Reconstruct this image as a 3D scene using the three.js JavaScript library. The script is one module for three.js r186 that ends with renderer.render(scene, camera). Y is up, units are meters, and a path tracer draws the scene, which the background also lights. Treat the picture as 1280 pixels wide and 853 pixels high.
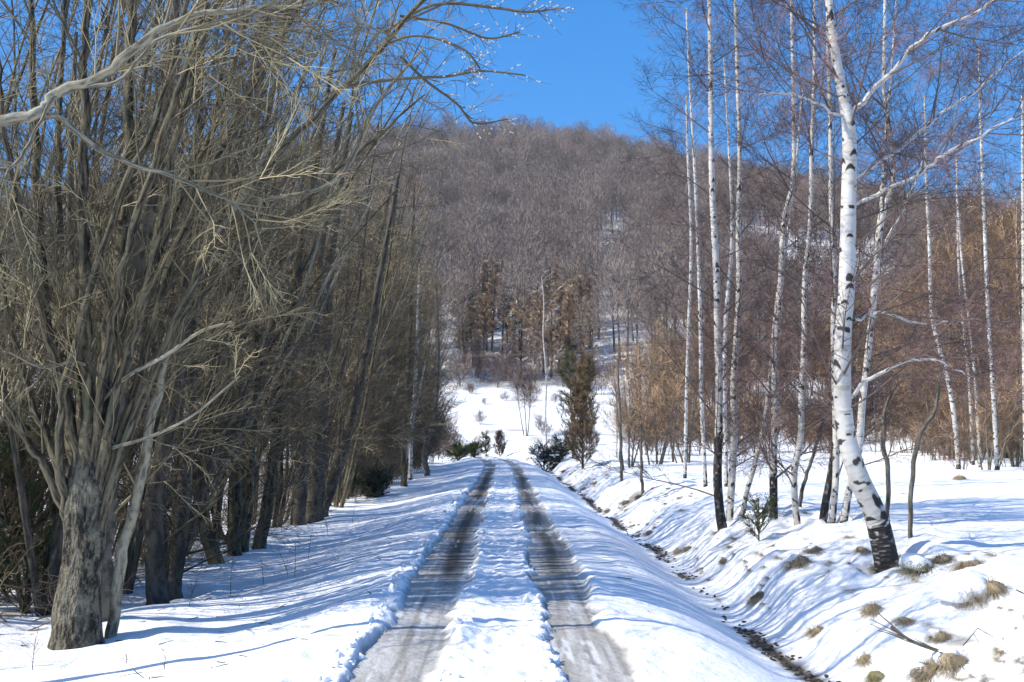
import * as THREE from 'three';
import { mergeGeometries } from 'three/addons/utils/BufferGeometryUtils.js';

// ───────────────────────── camera, sky, sun, exposure ─────────────────────────
const F = 1280, HORIZON = 546, EYE = 1.75;                       // focal length and horizon in photo pixels, eye height in metres
const PITCH = Math.atan((HORIZON - 426.5) / F);
const scene = new THREE.Scene();
const camera = new THREE.PerspectiveCamera(2 * Math.atan(426.5 / F) * 180 / Math.PI, 1280 / 853, 0.1, 3000);
camera.position.set(0, EYE, 0); camera.rotation.x = PITCH;
const renderer = new THREE.WebGLRenderer({ antialias: true });
renderer.toneMapping = THREE.LinearToneMapping;
renderer.toneMappingExposure = 1.3;
renderer.shadowMap.enabled = true;

const SUN_AZ = 14 * Math.PI / 180, SUN_EL = 42 * Math.PI / 180;   // from the left and a touch behind the camera
const sunDir = new THREE.Vector3(-Math.cos(SUN_AZ) * Math.cos(SUN_EL), Math.sin(SUN_EL), Math.sin(SUN_AZ) * Math.cos(SUN_EL));
{
  const W = 512, H = 256, a = new Float32Array(W * H * 4);
  const key = [[-90, .5, .55, .62], [-2, .55, .62, .72], [0, .50, .66, .90], [6, .19, .45, .86], [13, .085, .32, .76], [24, .05, .24, .65], [45, .045, .2, .57], [90, .04, .17, .5]];
  for (let j = 0; j < H; j++) {
    const el = ((j + .5) / H - .5) * 180;
    let k = 0; while (k < key.length - 2 && key[k + 1][0] < el) k++;
    const t = Math.min(1, Math.max(0, (el - key[k][0]) / (key[k + 1][0] - key[k][0])));
    for (let i = 0; i < W; i++) {
      const az = ((i + .5) / W - .5) * 2 * Math.PI, ce = Math.cos(el * Math.PI / 180);
      const c = Math.cos(az) * ce * sunDir.x + Math.sin(el * Math.PI / 180) * sunDir.y + Math.sin(az) * ce * sunDir.z;
      const glow = el > 0 ? .9 * Math.pow(Math.max(0, c), 24) + .28 * Math.pow(Math.max(0, c), 4) : 0;   // the bright air round the sun
      const o = (j * W + i) * 4;
      for (let q = 0; q < 3; q++) a[o + q] = key[k][1 + q] * (1 - t) + key[k + 1][1 + q] * t + glow * [1, .96, .88][q];
      a[o + 3] = 1;
    }
  }
  const sky = new THREE.DataTexture(a, W, H, THREE.RGBAFormat, THREE.FloatType);
  sky.mapping = THREE.EquirectangularReflectionMapping; sky.magFilter = THREE.LinearFilter; sky.needsUpdate = true;
  scene.background = sky; scene.environment = sky;
}
const sun = new THREE.DirectionalLight(new THREE.Color(1, .94, .84), 4.6);
sun.position.copy(sunDir).multiplyScalar(150); sun.castShadow = true; sun.shadow.radius = .8;
sun.shadow.mapSize.set(4096, 4096);
Object.assign(sun.shadow.camera, { left: -90, right: 90, top: 90, bottom: -90, near: 1, far: 400 });
scene.add(sun);

// ───────────────────────── helpers ─────────────────────────
function mulberry(s) { return () => { s |= 0; s = s + 0x6D2B79F5 | 0; let t = Math.imul(s ^ s >>> 15, 1 | s); t = t + Math.imul(t ^ t >>> 7, 61 | t) ^ t; return ((t ^ t >>> 14) >>> 0) / 4294967296; }; }
let rnd = mulberry(7);
const rr = (a, b) => a + (b - a) * rnd();
const V = (x, y, z) => new THREE.Vector3(x, y, z);
const clamp = (x, a = 0, b = 1) => Math.min(b, Math.max(a, x));
const smooth = (x) => { x = clamp(x); return x * x * (3 - 2 * x); };
const hash = (i, j) => { let h = Math.imul(i, 374761393) + Math.imul(j, 668265263) | 0; h = Math.imul(h ^ h >>> 13, 1274126177); return ((h ^ h >>> 16) >>> 0) / 4294967296; };
function noise(x, y) {                                           // value noise, -1 .. 1
  const i = Math.floor(x), j = Math.floor(y), a = x - i, b = y - j, s = a * a * (3 - 2 * a), t = b * b * (3 - 2 * b);
  const p = hash(i, j), q = hash(i + 1, j), r = hash(i, j + 1), w = hash(i + 1, j + 1);
  return (p + (q - p) * s + (r - p + (p - q - r + w) * s) * t) * 2 - 1;
}
const fbm = (x, y) => noise(x, y) * .55 + noise(x * 2.1 + 17, y * 2.1 + 5) * .28 + noise(x * 4.3 + 3, y * 4.3 + 31) * .17;
const taken = new Map();
function numbered(n) { const k = taken.get(n) ?? 0; taken.set(n, k + 1); return k ? n + '_' + String(k).padStart(3, '0') : n; }
function shade(o) { o.castShadow = true; o.receiveShadow = true; return o; }
function thing(name, label, category, pos, group) {
  const o = new THREE.Group(); o.name = numbered(name); o.position.copy(pos); o.userData = { label, category };
  if (group) o.userData.group = group;
  scene.add(o); return o;
}
function part(name, geometry, m, parent, kind, label) {
  const o = shade(new THREE.Mesh(geometry, m)); o.name = name; parent.add(o);
  if (kind) o.userData.kind = kind;
  if (label) o.userData.label = label;
  return o;
}
function copies(name, geometry, m, mats, parent, colors) {        // masses of twigs, needles, grass: never countable things
  const o = shade(new THREE.InstancedMesh(geometry, m, mats.length)); o.name = name; o.userData.kind = 'stuff';
  mats.forEach((x, i) => o.setMatrixAt(i, x));
  if (colors) colors.forEach((c, i) => o.setColorAt(i, c));
  parent.add(o); return o;
}
function dup(proto, pos, turn, s, label, group) {
  const r = proto.clone(); r.name = numbered(proto.userData.kindName); r.position.copy(pos); r.rotation.y = turn;
  if (Array.isArray(s)) r.scale.set(...s); else r.scale.setScalar(s);
  r.userData = { label, category: proto.userData.category }; if (group) r.userData.group = group;
  scene.add(r); return r;
}
function at(px, py, d) {                                          // a pixel of the photo at depth d
  const X = (px - 640) / F, Y = (426.5 - py) / F, c = Math.cos(PITCH), s = Math.sin(PITCH), y = Y * c + s, z = c - Y * s;
  return V(X / z * d, EYE + y / z * d, -d);
}

// ───────────────────────── the lie of the land ─────────────────────────
function roadX(d) { let x = -.06 - .007 * d; if (d > 55) { const e = Math.min(d, 165) - 55; x -= .0016 * e * e + (d > 165 ? .35 * (d - 165) : 0); } return x; }
const PU = [-400, -60, -20, -9, -5, -3.6, -2.4, -1.6, -1.1, 0, 1.2, 1.75, 2.2, 2.7, 2.95, 3.2, 3.6, 4.1, 4.9, 6, 9, 20, 60, 400];
const PE = [3, .5, -.3, -.5, -.45, -.36, -.15, .02, .04, .03, .03, -.02, -.2, -.47, -.52, -.44, -.12, .14, .36, .45, .5, .6, .9, 6];
function profile(u) {
  let k = 0; while (k < PU.length - 2 && PU[k + 1] < u) k++;
  const s = (i) => i <= 0 || i >= PU.length - 1 ? 0 : (PE[i + 1] - PE[i - 1]) / (PU[i + 1] - PU[i - 1]);
  const h = PU[k + 1] - PU[k], t = clamp((u - PU[k]) / h), t2 = t * t, t3 = t2 * t;
  return (2 * t3 - 3 * t2 + 1) * PE[k] + (t3 - 2 * t2 + t) * h * s(k) + (-2 * t3 + 3 * t2) * PE[k + 1] + (t3 - t2) * h * s(k + 1);
}
function ridge(x) { const q = x - 10; return Math.max(60, 147 - (q > 0 ? .24 * q * q / (q + 25) : .0008 * q * q) + 5 * fbm(x * .012, 3)); }
function base(u, x, d) {
  let e = profile(u);
  const sx = smooth((x - 12) / 30), d0 = 102 - 44 * sx, sl = .16 - .06 * sx;
  const lift = (q) => { const t = Math.max(0, q - d0); return t * t / (t + 15) * sl; };
  e += lift(Math.min(d, 170));
  if (d > 170) { const t = (Math.min(d, 520) - 170) / 350; e += (ridge(x) - e) * Math.pow(t, 1.12) - Math.max(0, d - 520) * .22; }
  return e;
}
const TRACK = .71;
function trackAt(u, d) {                                          // 0 beside, 1 inside the two wheel tracks
  const j = .05 * noise(d * .9, 3) + .035 * noise(d * 2.6, 61) + .03 * noise(d * 6.1, 9), j2 = .05 * noise(d * .8, 23) + .035 * noise(d * 2.9, 27) + .03 * noise(d * 6.3, 29);
  const L = smooth((u + 1.10 + j) / .06) * smooth((-.37 + j2 * 1.3 - u) / .10);
  const R = smooth((u - .40 + j2 * 1.3) / .06) * smooth((1.06 + j * 1.3 - u) / .10);
  return Math.max(L, R);
}
const FEET = [[1113, 697, 12.5, .27], [905, 662, 18.4, .24], [911, 644, 19.2, .2], [923, 653, 18.2, .17], [967, 643, 18, .22], [999, 657, 17, .18], [1027, 660, 16.6, .2], [1039, 651, 16.2, .18], [1052, 658, 15.8, .2], [95, 800, 10.8, .5], [216, 735, 15, .3], [270, 704, 18.2, .28], [324, 684, 20.6, .26]].map(([px, py, d, r]) => { const p = at(px, py, d); return [p.x, d, r]; });
function height(u, x, d) {
  let e = base(u, x, d);
  if (d > 8 && d < 24) for (const [fx, fd, r] of FEET) { const q = Math.hypot(x - fx, d - fd) / r; if (q < 3.5) e += -.11 * Math.exp(-q * q) + .05 * Math.exp(-(((q - 1.8) / .7) ** 2)) * (1 + .6 * noise(x * 5, d * 5)); }
  const near = d < 140 ? 1 : 0;
  if (near) {
    const out = smooth((Math.abs(u) - 1.1) / .8), bank = smooth((u - 3.1) / .5) * smooth((7 - u) / 2);
    e += out * (.07 * noise(x * .45, d * .4) + .035 * noise(x * 1.3 + 9, d * .9) + .012 * noise(x * 3.7, d * 3.1));
    e += bank * (.10 * noise(x * .9 + 40, d * .75 + 3) + .085 * noise(x * 2.2 + 7, d * 1.9) + .05 * Math.max(0, noise(x * 4.6, d * 3.9)) + .02 * noise(x * 11, d * 9));
    e += smooth((-1.6 - u) / 1.5) * .06 * noise(x * .7 + 3, d * .55 + 60);
    if (Math.abs(u) < 2.1 && d < 125) {
      const t = trackAt(u, d);
      e -= t * .05;
      e += (1 - t) * .010 * noise(u * 9, d * 7) + t * .004 * noise(u * 14, d * 3);
      const rim = Math.exp(-(((u + 1.15) / .10) ** 2)) * 1.3 + Math.exp(-(((u + .33) / .12) ** 2)) * .8 + Math.exp(-(((u - .38) / .10) ** 2)) * .8 + Math.exp(-(((u - 1.1) / .10) ** 2)) * .9;
      e += rim * (1 - t) * (.008 + .05 * Math.max(0, noise(u * 4 + 2, d * 1.7) - .1) + .03 * Math.max(0, noise(u * 9, d * 5.3) - .15));
      if (Math.abs(u) < .42) e += (1 - t) * (.034 * Math.max(0, noise(u * 7 + 5, d * 4.5)) + .022 * Math.max(0, noise(u * 17 + 5, d * 11)) - .02 * Math.max(0, noise(u * 5 + 50, d * 2.7)));
    }
    // trodden marks on both shoulders
    const fs = Math.exp(-(((Math.abs(u - .05) - 1.45) / .16) ** 2)) * Math.max(0, noise(u * 5 + 71, d * 3.4) - .25) * (u > 0 ? .05 : .09);
    e -= fs;
  } else e += .25 * fbm(x * .05, d * .05);
  return e;
}
const ground = (x, z) => { const d = -z; return height(x - roadX(d) * w4(x), x, d); };
function w4(u) { return 1 - smooth((Math.abs(u) - 25) / 30); }
const P = (x, d, dy = 0) => V(x, ground(x, -d) + dy, -d);

{ // one height field, split into the road, the snowfield and the hill
  const us = []; for (let u = 0; u < 400;) { us.push(u); u += u < 1.35 ? .026 : u < 1.8 ? .05 : u < 6 ? .075 : Math.min(14, .075 + (u - 6) * .07); } us.push(400);
  const cols = [...us.slice(1).map((x) => -x).reverse(), ...us];
  const rows = []; for (let d = -30; d < 3; d += 1.5) rows.push(d); for (let d = 3; d < 6; d += .15) rows.push(d);
  for (let d = 6; d < 760;) { rows.push(d); d += d < 170 ? Math.max(.036, .0052 * d) : .02 * d; }
  const nc = cols.length, nr = rows.length, pos = new Float32Array(nc * nr * 3), col = new Float32Array(nc * nr * 3), uv = new Float32Array(nc * nr * 2);
  const mixTo = (c, k, r, g, b) => { c[0] += (r - c[0]) * k; c[1] += (g - c[1]) * k; c[2] += (b - c[2]) * k; };
  for (let j = 0; j < nr; j++) for (let i = 0; i < nc; i++) {
    const d = rows[j], u0 = cols[i], x = u0 + roadX(d) * w4(u0), u = u0, k = j * nc + i;
    pos[k * 3] = x; pos[k * 3 + 1] = height(u, x, d); pos[k * 3 + 2] = -d;
    uv[k * 2] = x; uv[k * 2 + 1] = d;
    const c = [.87, .885, .90];
    if (Math.abs(u) < 2.1 && d < 130) {
      const t = trackAt(u, d), left = u < 0;
      const grain = .5 + .5 * fbm(u * 9, d * .6) + .35 * noise(u * 30, d * 1.6), fine = .5 + .5 * noise(u * 55, d * 13);
      mixTo(c, t * (.62 + .36 * grain), .30, .28, .245);
      mixTo(c, t * .35 * smooth((fine - .55) * 3), .16, .145, .12);
      mixTo(c, t * .5 * smooth((noise(u * 26 + 3, d * .33) + .5 * noise(u * 60, d * 1.3) - .25) * 2), .15, .135, .11); mixTo(c, t * .55 * smooth((noise(u * 15 + 30, d * .8) + .5 * noise(u * 33, d * 4) - .45) * 3), .78, .79, .80);
      const mid = left ? -.70 + .05 * noise(d * .3, 1) : .74 + .05 * noise(d * .3, 5);
      const bare = Math.exp(-(((u - mid) / .16) ** 2)) * smooth((d - 11.5) / 3) * smooth((62 - d) / 14) * smooth((noise(d * .35, left ? 3 : 13) + .75 + .6 * noise(u * 13, d * .9) + .5 * noise(u * 34, d * 3.1)) / .5) * (left ? 1 : .8);
      mixTo(c, t * clamp(bare * 1.15), .075, .062, .046);
      mixTo(c, (1 - t) * .3 * smooth((noise(u * 21, d * 14) - .72) * 5), .55, .53, .5);
    }
    if (d < 110 && u > 2.4 && u < 5.6) {
      const wet = Math.exp(-(((u - 2.97 - .06 * noise(d * .8, 2)) / .10) ** 2)) * smooth((noise(d * .9, 44) + .4 + .4 * noise(u * 8, d * 3)) / .6);
      mixTo(c, clamp(wet * 1.3), .045, .036, .026);
      const turf = smooth((u - 3.15) / .3) * smooth((5.2 - u) / 1.6) * smooth((noise(x * 3.1 + 5, d * 2.1) + .9 * noise(x * .8, d * .33 + 8) - .72 + .35 * noise(x * 16, d * 9)) / .25);
      mixTo(c, turf * .85, .20, .165, .10);
    }
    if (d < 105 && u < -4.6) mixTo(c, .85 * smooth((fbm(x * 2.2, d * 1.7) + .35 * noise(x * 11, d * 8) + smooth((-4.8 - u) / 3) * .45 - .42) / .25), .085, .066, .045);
    if (d > 100) mixTo(c, .6 * smooth((fbm(x * .35, d * .22) - .3) / .2) * smooth((d - 100) / 20), .26, .21, .15);
    if (d > 172) mixTo(c, .5 * smooth((fbm(x * .09, d * .06) + .1 + .3 * noise(x * .5, d * .4)) / .4), .17, .135, .105);
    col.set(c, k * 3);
  }
  const full = new THREE.BufferGeometry();
  full.setAttribute('position', new THREE.BufferAttribute(pos, 3));
  const sets = { road: [], snow_ground: [], hill: [] };
  for (let j = 0; j < nr - 1; j++) for (let i = 0; i < nc - 1; i++) {
    const um = (cols[i] + cols[i + 1]) / 2, a = j * nc + i, b = a + 1, c = a + nc, e = c + 1;
    const s = rows[j] >= 172 ? sets.hill : Math.abs(um) < 1.9 && rows[j] < 150 ? sets.road : sets.snow_ground;
    s.push(a, b, c, b, e, c);
  }
    full.setIndex(new THREE.BufferAttribute(Uint32Array.from(sets.road.concat(sets.snow_ground, sets.hill)), 1));
  full.computeVertexNormals();
  const nor = full.attributes.normal.array;
  const bump = grainTexture(512, (x, y) => .5 + .25 * tileNoise(x, y, 24) + .15 * tileNoise(x, y, 64) + .12 * tileNoise(x, y, 160));
  bump.repeat.set(1 / 1.3, 1 / 1.3);
  const snow = new THREE.MeshStandardMaterial({ vertexColors: true, roughness: .82, bumpMap: bump, bumpScale: .012 });
  for (const [name, idx] of Object.entries(sets)) {
    const map = new Map(), p = [], n = [], c = [], t = [], ii = new Uint32Array(idx.length);
    idx.forEach((v, q) => { let m = map.get(v); if (m === undefined) { m = map.size; map.set(v, m); for (let s = 0; s < 3; s++) { p.push(pos[v * 3 + s]); n.push(nor[v * 3 + s]); c.push(col[v * 3 + s]); } t.push(uv[v * 2], uv[v * 2 + 1]); } ii[q] = m; });
    const g = new THREE.BufferGeometry();
    g.setAttribute('position', new THREE.Float32BufferAttribute(p, 3)); g.setAttribute('normal', new THREE.Float32BufferAttribute(n, 3));
    g.setAttribute('color', new THREE.Float32BufferAttribute(c, 3)); g.setAttribute('uv', new THREE.Float32BufferAttribute(t, 2));
    g.setIndex(new THREE.BufferAttribute(ii, 1));
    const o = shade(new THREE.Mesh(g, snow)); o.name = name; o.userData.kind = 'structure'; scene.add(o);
    o.userData.label = { road: 'snow covered track with two worn wheel ruts', snow_ground: 'open snow beside the track with ditch and bank', hill: 'wooded hill with snow between the trees' }[name];
  }
}
function tileNoise(x, y, n) {                                     // repeats over 0 .. 1
  const X = x * n, Y = y * n, i = Math.floor(X), j = Math.floor(Y), a = X - i, b = Y - j, s = a * a * (3 - 2 * a), t = b * b * (3 - 2 * b), m = (v) => ((v % n) + n) % n;
  const p = hash(m(i), m(j) + n * 7), q = hash(m(i + 1), m(j) + n * 7), r = hash(m(i), m(j + 1) + n * 7), w = hash(m(i + 1), m(j + 1) + n * 7);
  return (p + (q - p) * s + (r - p + (p - q - r + w) * s) * t) * 2 - 1;
}
function grainTexture(S, f, H = S) {
  const a = new Uint8Array(S * H * 4);
  for (let j = 0; j < H; j++) for (let i = 0; i < S; i++) { const v = clamp(f(i / S, j / H)) * 255, o = (j * S + i) * 4; a[o] = a[o + 1] = a[o + 2] = v; a[o + 3] = 255; }
  const t = new THREE.DataTexture(a, S, H); t.wrapS = t.wrapT = THREE.RepeatWrapping; t.magFilter = THREE.LinearFilter; t.minFilter = THREE.LinearMipmapLinearFilter; t.generateMipmaps = true; t.needsUpdate = true; return t;
}
function colourTexture(S, H, f) {
  const a = new Uint8Array(S * H * 4);
  const enc = (l) => 255 * clamp(l <= .0031308 ? l * 12.92 : 1.055 * Math.pow(l, 1 / 2.4) - .055);
  for (let j = 0; j < H; j++) for (let i = 0; i < S; i++) { const c = f(i / S, j / H), o = (j * S + i) * 4; a[o] = enc(c[0]); a[o + 1] = enc(c[1]); a[o + 2] = enc(c[2]); a[o + 3] = 255; }
  const t = new THREE.DataTexture(a, S, H); t.colorSpace = THREE.SRGBColorSpace; t.wrapS = t.wrapT = THREE.RepeatWrapping; t.magFilter = THREE.LinearFilter; t.minFilter = THREE.LinearMipmapLinearFilter; t.generateMipmaps = true; t.needsUpdate = true; return t;
}

// ───────────────────────── bark and twig materials ─────────────────────────
const mix3 = (a, b, k) => [a[0] + (b[0] - a[0]) * k, a[1] + (b[1] - a[1]) * k, a[2] + (b[2] - a[2]) * k];
const stretched = (x, y, nx, ny) => { // tileable noise with different counts along u and v
  const X = x * nx, Y = y * ny, i = Math.floor(X), j = Math.floor(Y), a = X - i, b = Y - j, s = a * a * (3 - 2 * a), t = b * b * (3 - 2 * b), m = (v, n) => ((v % n) + n) % n;
  const h = (p, q) => hash(m(p, nx) + nx * 31, m(q, ny) + ny * 57);
  const p = h(i, j), q = h(i + 1, j), r = h(i, j + 1), w = h(i + 1, j + 1);
  return (p + (q - p) * s + (r - p + (p - q - r + w) * s) * t) * 2 - 1;
};
// birch: v 0 .. 0.2 is the dark fissured foot, above it white bark with dark bands and branch scars
const birchScars = []; for (let k = 0; k < 90; k++) birchScars.push([hash(k, 901), .2 + .8 * hash(k, 902), .022 + .045 * hash(k, 903) ** 2]);
function birchBark(x, y) {
  const crack = stretched(x, y, 9, 120), plate = stretched(x, y, 5, 44);
  const footEdge = .2 + .05 * stretched(x, y, 6, 60) + .03 * stretched(x, y, 14, 160);
  const foot = smooth((footEdge - y) / .02 + .5);
  let c = mix3([.66, .64, .60], [.50, .47, .42], .5 + .5 * stretched(x, y, 3, 30));
  c = mix3(c, [.30, .27, .22], .6 * smooth((stretched(x, y, 4, 420) - .45) * 4));                       // lenticels
  c = mix3(c, [.045, .038, .034], smooth((stretched(x, y, 4, 230) + .45 * stretched(x, y, 11, 420) - .72) * 6));
  for (const [sx, sy, r] of birchScars) {
    let dx = Math.abs(x - sx); dx = Math.min(dx, 1 - dx); const dy = (y - sy) * 26 + dx * dx * 8;
    const q = (dx / (r * 2.2)) ** 2 + (dy / (r * 1.1)) ** 2; if (q < 1.6) c = mix3(c, [.03, .026, .024], smooth((1.3 - q) * 2));
  }
  const dark = mix3([.022, .018, .015], [.25, .23, .205], smooth(stretched(x, y, 12, 190) * .9 + .6 * crack + .35 * stretched(x, y, 31, 420) + .22 * plate - .05));
  return mix3(c, dark, foot);
}
const birchMap = colourTexture(256, 1024, birchBark);
const birchBump = grainTexture(256, (x, y) => { const foot = smooth((.2 - y) / .02 + .5); return .5 + foot * (.3 * stretched(x, y, 12, 190) + .2 * stretched(x, y, 9, 120) + .1 * stretched(x, y, 31, 420)) + (1 - foot) * .08 * stretched(x, y, 4, 420); }, 1024);
const M = {};
M.birch = new THREE.MeshStandardMaterial({ map: birchMap, bumpMap: birchBump, bumpScale: .035, roughness: .8 });
function barkMaterial(a, b, lichen, k, bumpScale, nu = 10, nv = 14) {
  const f = (x, y) => stretched(x, y, nu, nv) * .55 + stretched(x, y, nu * 2, nv * 3) * .35 + stretched(x, y, nu * 5, nv * 9) * .2;
  const map = colourTexture(256, 256, (x, y) => { const c = mix3(a, b, smooth(.5 + f(x, y))); return mix3(c, lichen, k * smooth((stretched(x, y, 4, 5) + .5 * stretched(x, y, 17, 19)) * 1.6)); });
  return new THREE.MeshStandardMaterial({ map, bumpMap: grainTexture(256, (x, y) => .5 + .5 * f(x, y)), bumpScale, roughness: .92 });
}
M.willowLimb = barkMaterial([.018, .015, .010], [.17, .139, .084], [.26, .245, .15], .4, .02, 10, 9);
M.willow = barkMaterial([.012, .010, .007], [.185, .16, .11], [.27, .26, .185], .28, .06, 22, 12);
M.pale = barkMaterial([.11, .092, .06], [.33, .295, .205], [.42, .41, .33], .5, .016, 7, 11);
M.alder = barkMaterial([.02, .016, .010], [.13, .104, .06], [.215, .21, .115], .4, .02, 10, 9);
M.grey = barkMaterial([.05, .042, .032], [.19, .162, .122], [.28, .27, .21], .4, .012, 8, 9);
M.dark = barkMaterial([.035, .029, .022], [.11, .092, .07], [.14, .14, .09], .4, .02, 10, 9);
const twigMat = (r, g, b) => new THREE.MeshStandardMaterial({ color: new THREE.Color().setRGB(r, g, b), roughness: .7 });
M.twigWillow = twigMat(.225, .185, .10); M.twigAlder = twigMat(.185, .142, .076); M.twigBirch = twigMat(.125, .075, .068);
M.twigTan = twigMat(.36, .235, .125); M.twigBrown = twigMat(.215, .142, .092); M.twigRed = twigMat(.17, .11, .085); M.twigGrey = twigMat(.185, .155, .125);
M.catkin = twigMat(.62, .60, .54);
M.needle = twigMat(.045, .075, .022); M.needleDark = twigMat(.018, .032, .018); M.needleYellow = twigMat(.11, .125, .03); M.needleRust = twigMat(.17, .075, .05);
M.grassTan = twigMat(.36, .28, .165); M.grassGrey = twigMat(.24, .20, .14); M.grassGreen = twigMat(.22, .195, .09);
M.snow = new THREE.MeshStandardMaterial({ color: new THREE.Color().setRGB(.87, .885, .90), roughness: .85 });
M.litter = twigMat(.055, .042, .028); M.stone = twigMat(.12, .11, .10);

// ───────────────────────── tubes, sprays and growth ─────────────────────────
class Geo {
  constructor() { this.p = []; this.n = []; this.t = []; this.i = []; }
  tube(pts, rad, sides, vAt = (s) => s, rough = 0, seed = 0) {
    const b0 = this.p.length / 3, up = V(0, 0, 0), T = V(0, 0, 0), N = V(1, 0, 0), B = V(0, 0, 0); let s = 0, last = null;
    const rep = Math.max(1, Math.round(rad[0] * 6.28 / 1.0));
    for (let k = 0; k < pts.length; k++) {
      T.copy(pts[Math.min(k + 1, pts.length - 1)]).sub(pts[Math.max(k - 1, 0)]).normalize();
      if (!last) { N.set(Math.abs(T.x) > .9 ? 0 : 1, 0, Math.abs(T.x) > .9 ? 1 : 0); }
      N.addScaledVector(T, -N.dot(T)).normalize(); B.crossVectors(T, N);
      if (last) s += last.distanceTo(pts[k]); last = pts[k];
      const v = vAt(s, k);
      for (let a = 0; a <= sides; a++) {
        const th = a / sides * 6.28318530718, c = Math.cos(th), q = Math.sin(th);
        let r = rad[k]; if (rough) r *= 1 + rough * (stretched(a / sides, ((s * .12) % 1 + 1) % 1, 9, 5) * .6 + stretched(a / sides, ((s * .35) % 1 + 1) % 1, 16, 9) * .5);
        const nx = N.x * c + B.x * q, ny = N.y * c + B.y * q, nz = N.z * c + B.z * q;
        this.p.push(pts[k].x + nx * r, pts[k].y + ny * r, pts[k].z + nz * r); this.n.push(nx, ny, nz); this.t.push(a / sides * rep, v);
      }
      if (k) { const o = b0 + (k - 1) * (sides + 1); for (let a = 0; a < sides; a++) { const w = o + a, x = w + sides + 1; this.i.push(w, w + 1, x, w + 1, x + 1, x); } }
    }
    return this;
  }
  tri(a, b, c) { const o = this.p.length / 3, n = V(0, 0, 0).crossVectors(b.clone().sub(a), c.clone().sub(a)).normalize(); for (const v of [a, b, c]) { this.p.push(v.x, v.y, v.z); this.n.push(n.x, n.y, n.z); this.t.push(0, 0); } this.i.push(o, o + 1, o + 2); return this; }
  add(g, m) { const q = g.clone().applyMatrix4(m), o = this.p.length / 3; for (const x of q.attributes.position.array) this.p.push(x); for (const x of q.attributes.normal.array) this.n.push(x); for (const x of q.attributes.uv.array) this.t.push(x); for (const x of q.index.array) this.i.push(x + o); return this; }
  get empty() { return !this.i.length; }
  build() { const g = new THREE.BufferGeometry(); g.setAttribute('position', new THREE.Float32BufferAttribute(this.p, 3)); g.setAttribute('normal', new THREE.Float32BufferAttribute(this.n, 3)); g.setAttribute('uv', new THREE.Float32BufferAttribute(this.t, 2)); g.setIndex(this.i); if (this.rough) g.computeVertexNormals(); return g; }
}
const randUnit = () => { const a = rr(0, 6.283), z = rr(-1, 1), r = Math.sqrt(1 - z * z); return V(r * Math.cos(a), z, r * Math.sin(a)); };
function walk(p, dir, len, segs, wig, up) {
  const pts = [p.clone()], d = dir.clone().normalize(), q = p.clone();
  for (let k = 0; k < segs; k++) { d.addScaledVector(randUnit(), wig); d.y += up / segs; d.normalize(); q.addScaledVector(d, len / segs); pts.push(q.clone()); }
  return pts;
}
const taper = (n, a, b, pw = 1) => Array.from({ length: n }, (_, k) => a + (b - a) * Math.pow(k / (n - 1), pw));
function sideDir(T, ang, az) { const n = Math.abs(T.y) > .9 ? V(1, 0, 0) : V(0, 1, 0), a = n.cross(T).normalize(), b = T.clone().cross(a); return T.clone().multiplyScalar(Math.cos(ang)).addScaledVector(a, Math.sin(ang) * Math.cos(az)).addScaledVector(b, Math.sin(ang) * Math.sin(az)); }
// a twig spray one metre long along +y
function spray(seed, { n = 12, sub = 2, r = .0055, ang = .75, len = .42, wig = .1, bend = .15, buds = 0 }) {
  const keep = rnd; rnd = mulberry(seed); const g = new Geo(), ax = walk(V(0, 0, 0), V(rr(-.1, .1), 1, rr(-.1, .1)), 1, 6, wig, bend);
  g.tube(ax, taper(7, r, r * .25), 3);
  for (let i = 0; i < n; i++) {
    const t = .08 + .88 * (i + rnd()) / n, k = Math.min(5, Math.floor(t * 6)), p = ax[k].clone().lerp(ax[k + 1], t * 6 - k), T = ax[k + 1].clone().sub(ax[k]).normalize();
    const l = len * (1.15 - .75 * t) * rr(.6, 1.25), tw = walk(p, sideDir(T, ang * rr(.7, 1.3), rr(0, 6.283)), l, 3, wig * 1.6, bend);
    g.tube(tw, taper(4, r * .6, r * .2), 3);
    for (let s = 0; s < sub; s++) { const a = 1 + Math.floor(rnd() * 2), q = tw[a], T2 = tw[a + 1].clone().sub(q).normalize(), st = walk(q, sideDir(T2, ang * rr(.6, 1.2), rr(0, 6.283)), l * rr(.3, .6), 2, wig * 1.5, bend); g.tube(st, taper(3, r * .42, r * .18), 3); }
  }
  rnd = keep; return g.build();
}
const S = {
  willow: [1, 2, 3, 4].map((k) => spray(100 + k, { n: 8, sub: 1, ang: .62, len: .52, wig: .13, bend: .2, r: .0082 })),
  alder: [1, 2, 3, 4].map((k) => spray(200 + k, { n: 9, sub: 1, ang: .8, len: .5, wig: .26, bend: .05, r: .0098 })),
  birch: [1, 2, 3, 4].map((k) => spray(300 + k, { n: 12, sub: 3, ang: .6, len: .55, wig: .12, bend: -.25, r: .006 })),
  far: [1, 2, 3].map((k) => spray(400 + k, { n: 9, sub: 1, ang: .7, len: .5, wig: .12, bend: .1, r: .010 })),
};
function placeY(p, dir, s, sw = s) { const q = new THREE.Quaternion().setFromUnitVectors(V(0, 1, 0), dir.clone().normalize()).multiply(new THREE.Quaternion().setFromAxisAngle(V(0, 1, 0), rr(0, 6.283))); return new THREE.Matrix4().compose(p, q, V(sw, s, sw)); }
function sampleLine(pts, t) { const q = t * (pts.length - 1), k = Math.min(pts.length - 2, Math.floor(q)); return [pts[k].clone().lerp(pts[k + 1], q - k), pts[k + 1].clone().sub(pts[k]).normalize()]; }
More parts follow.
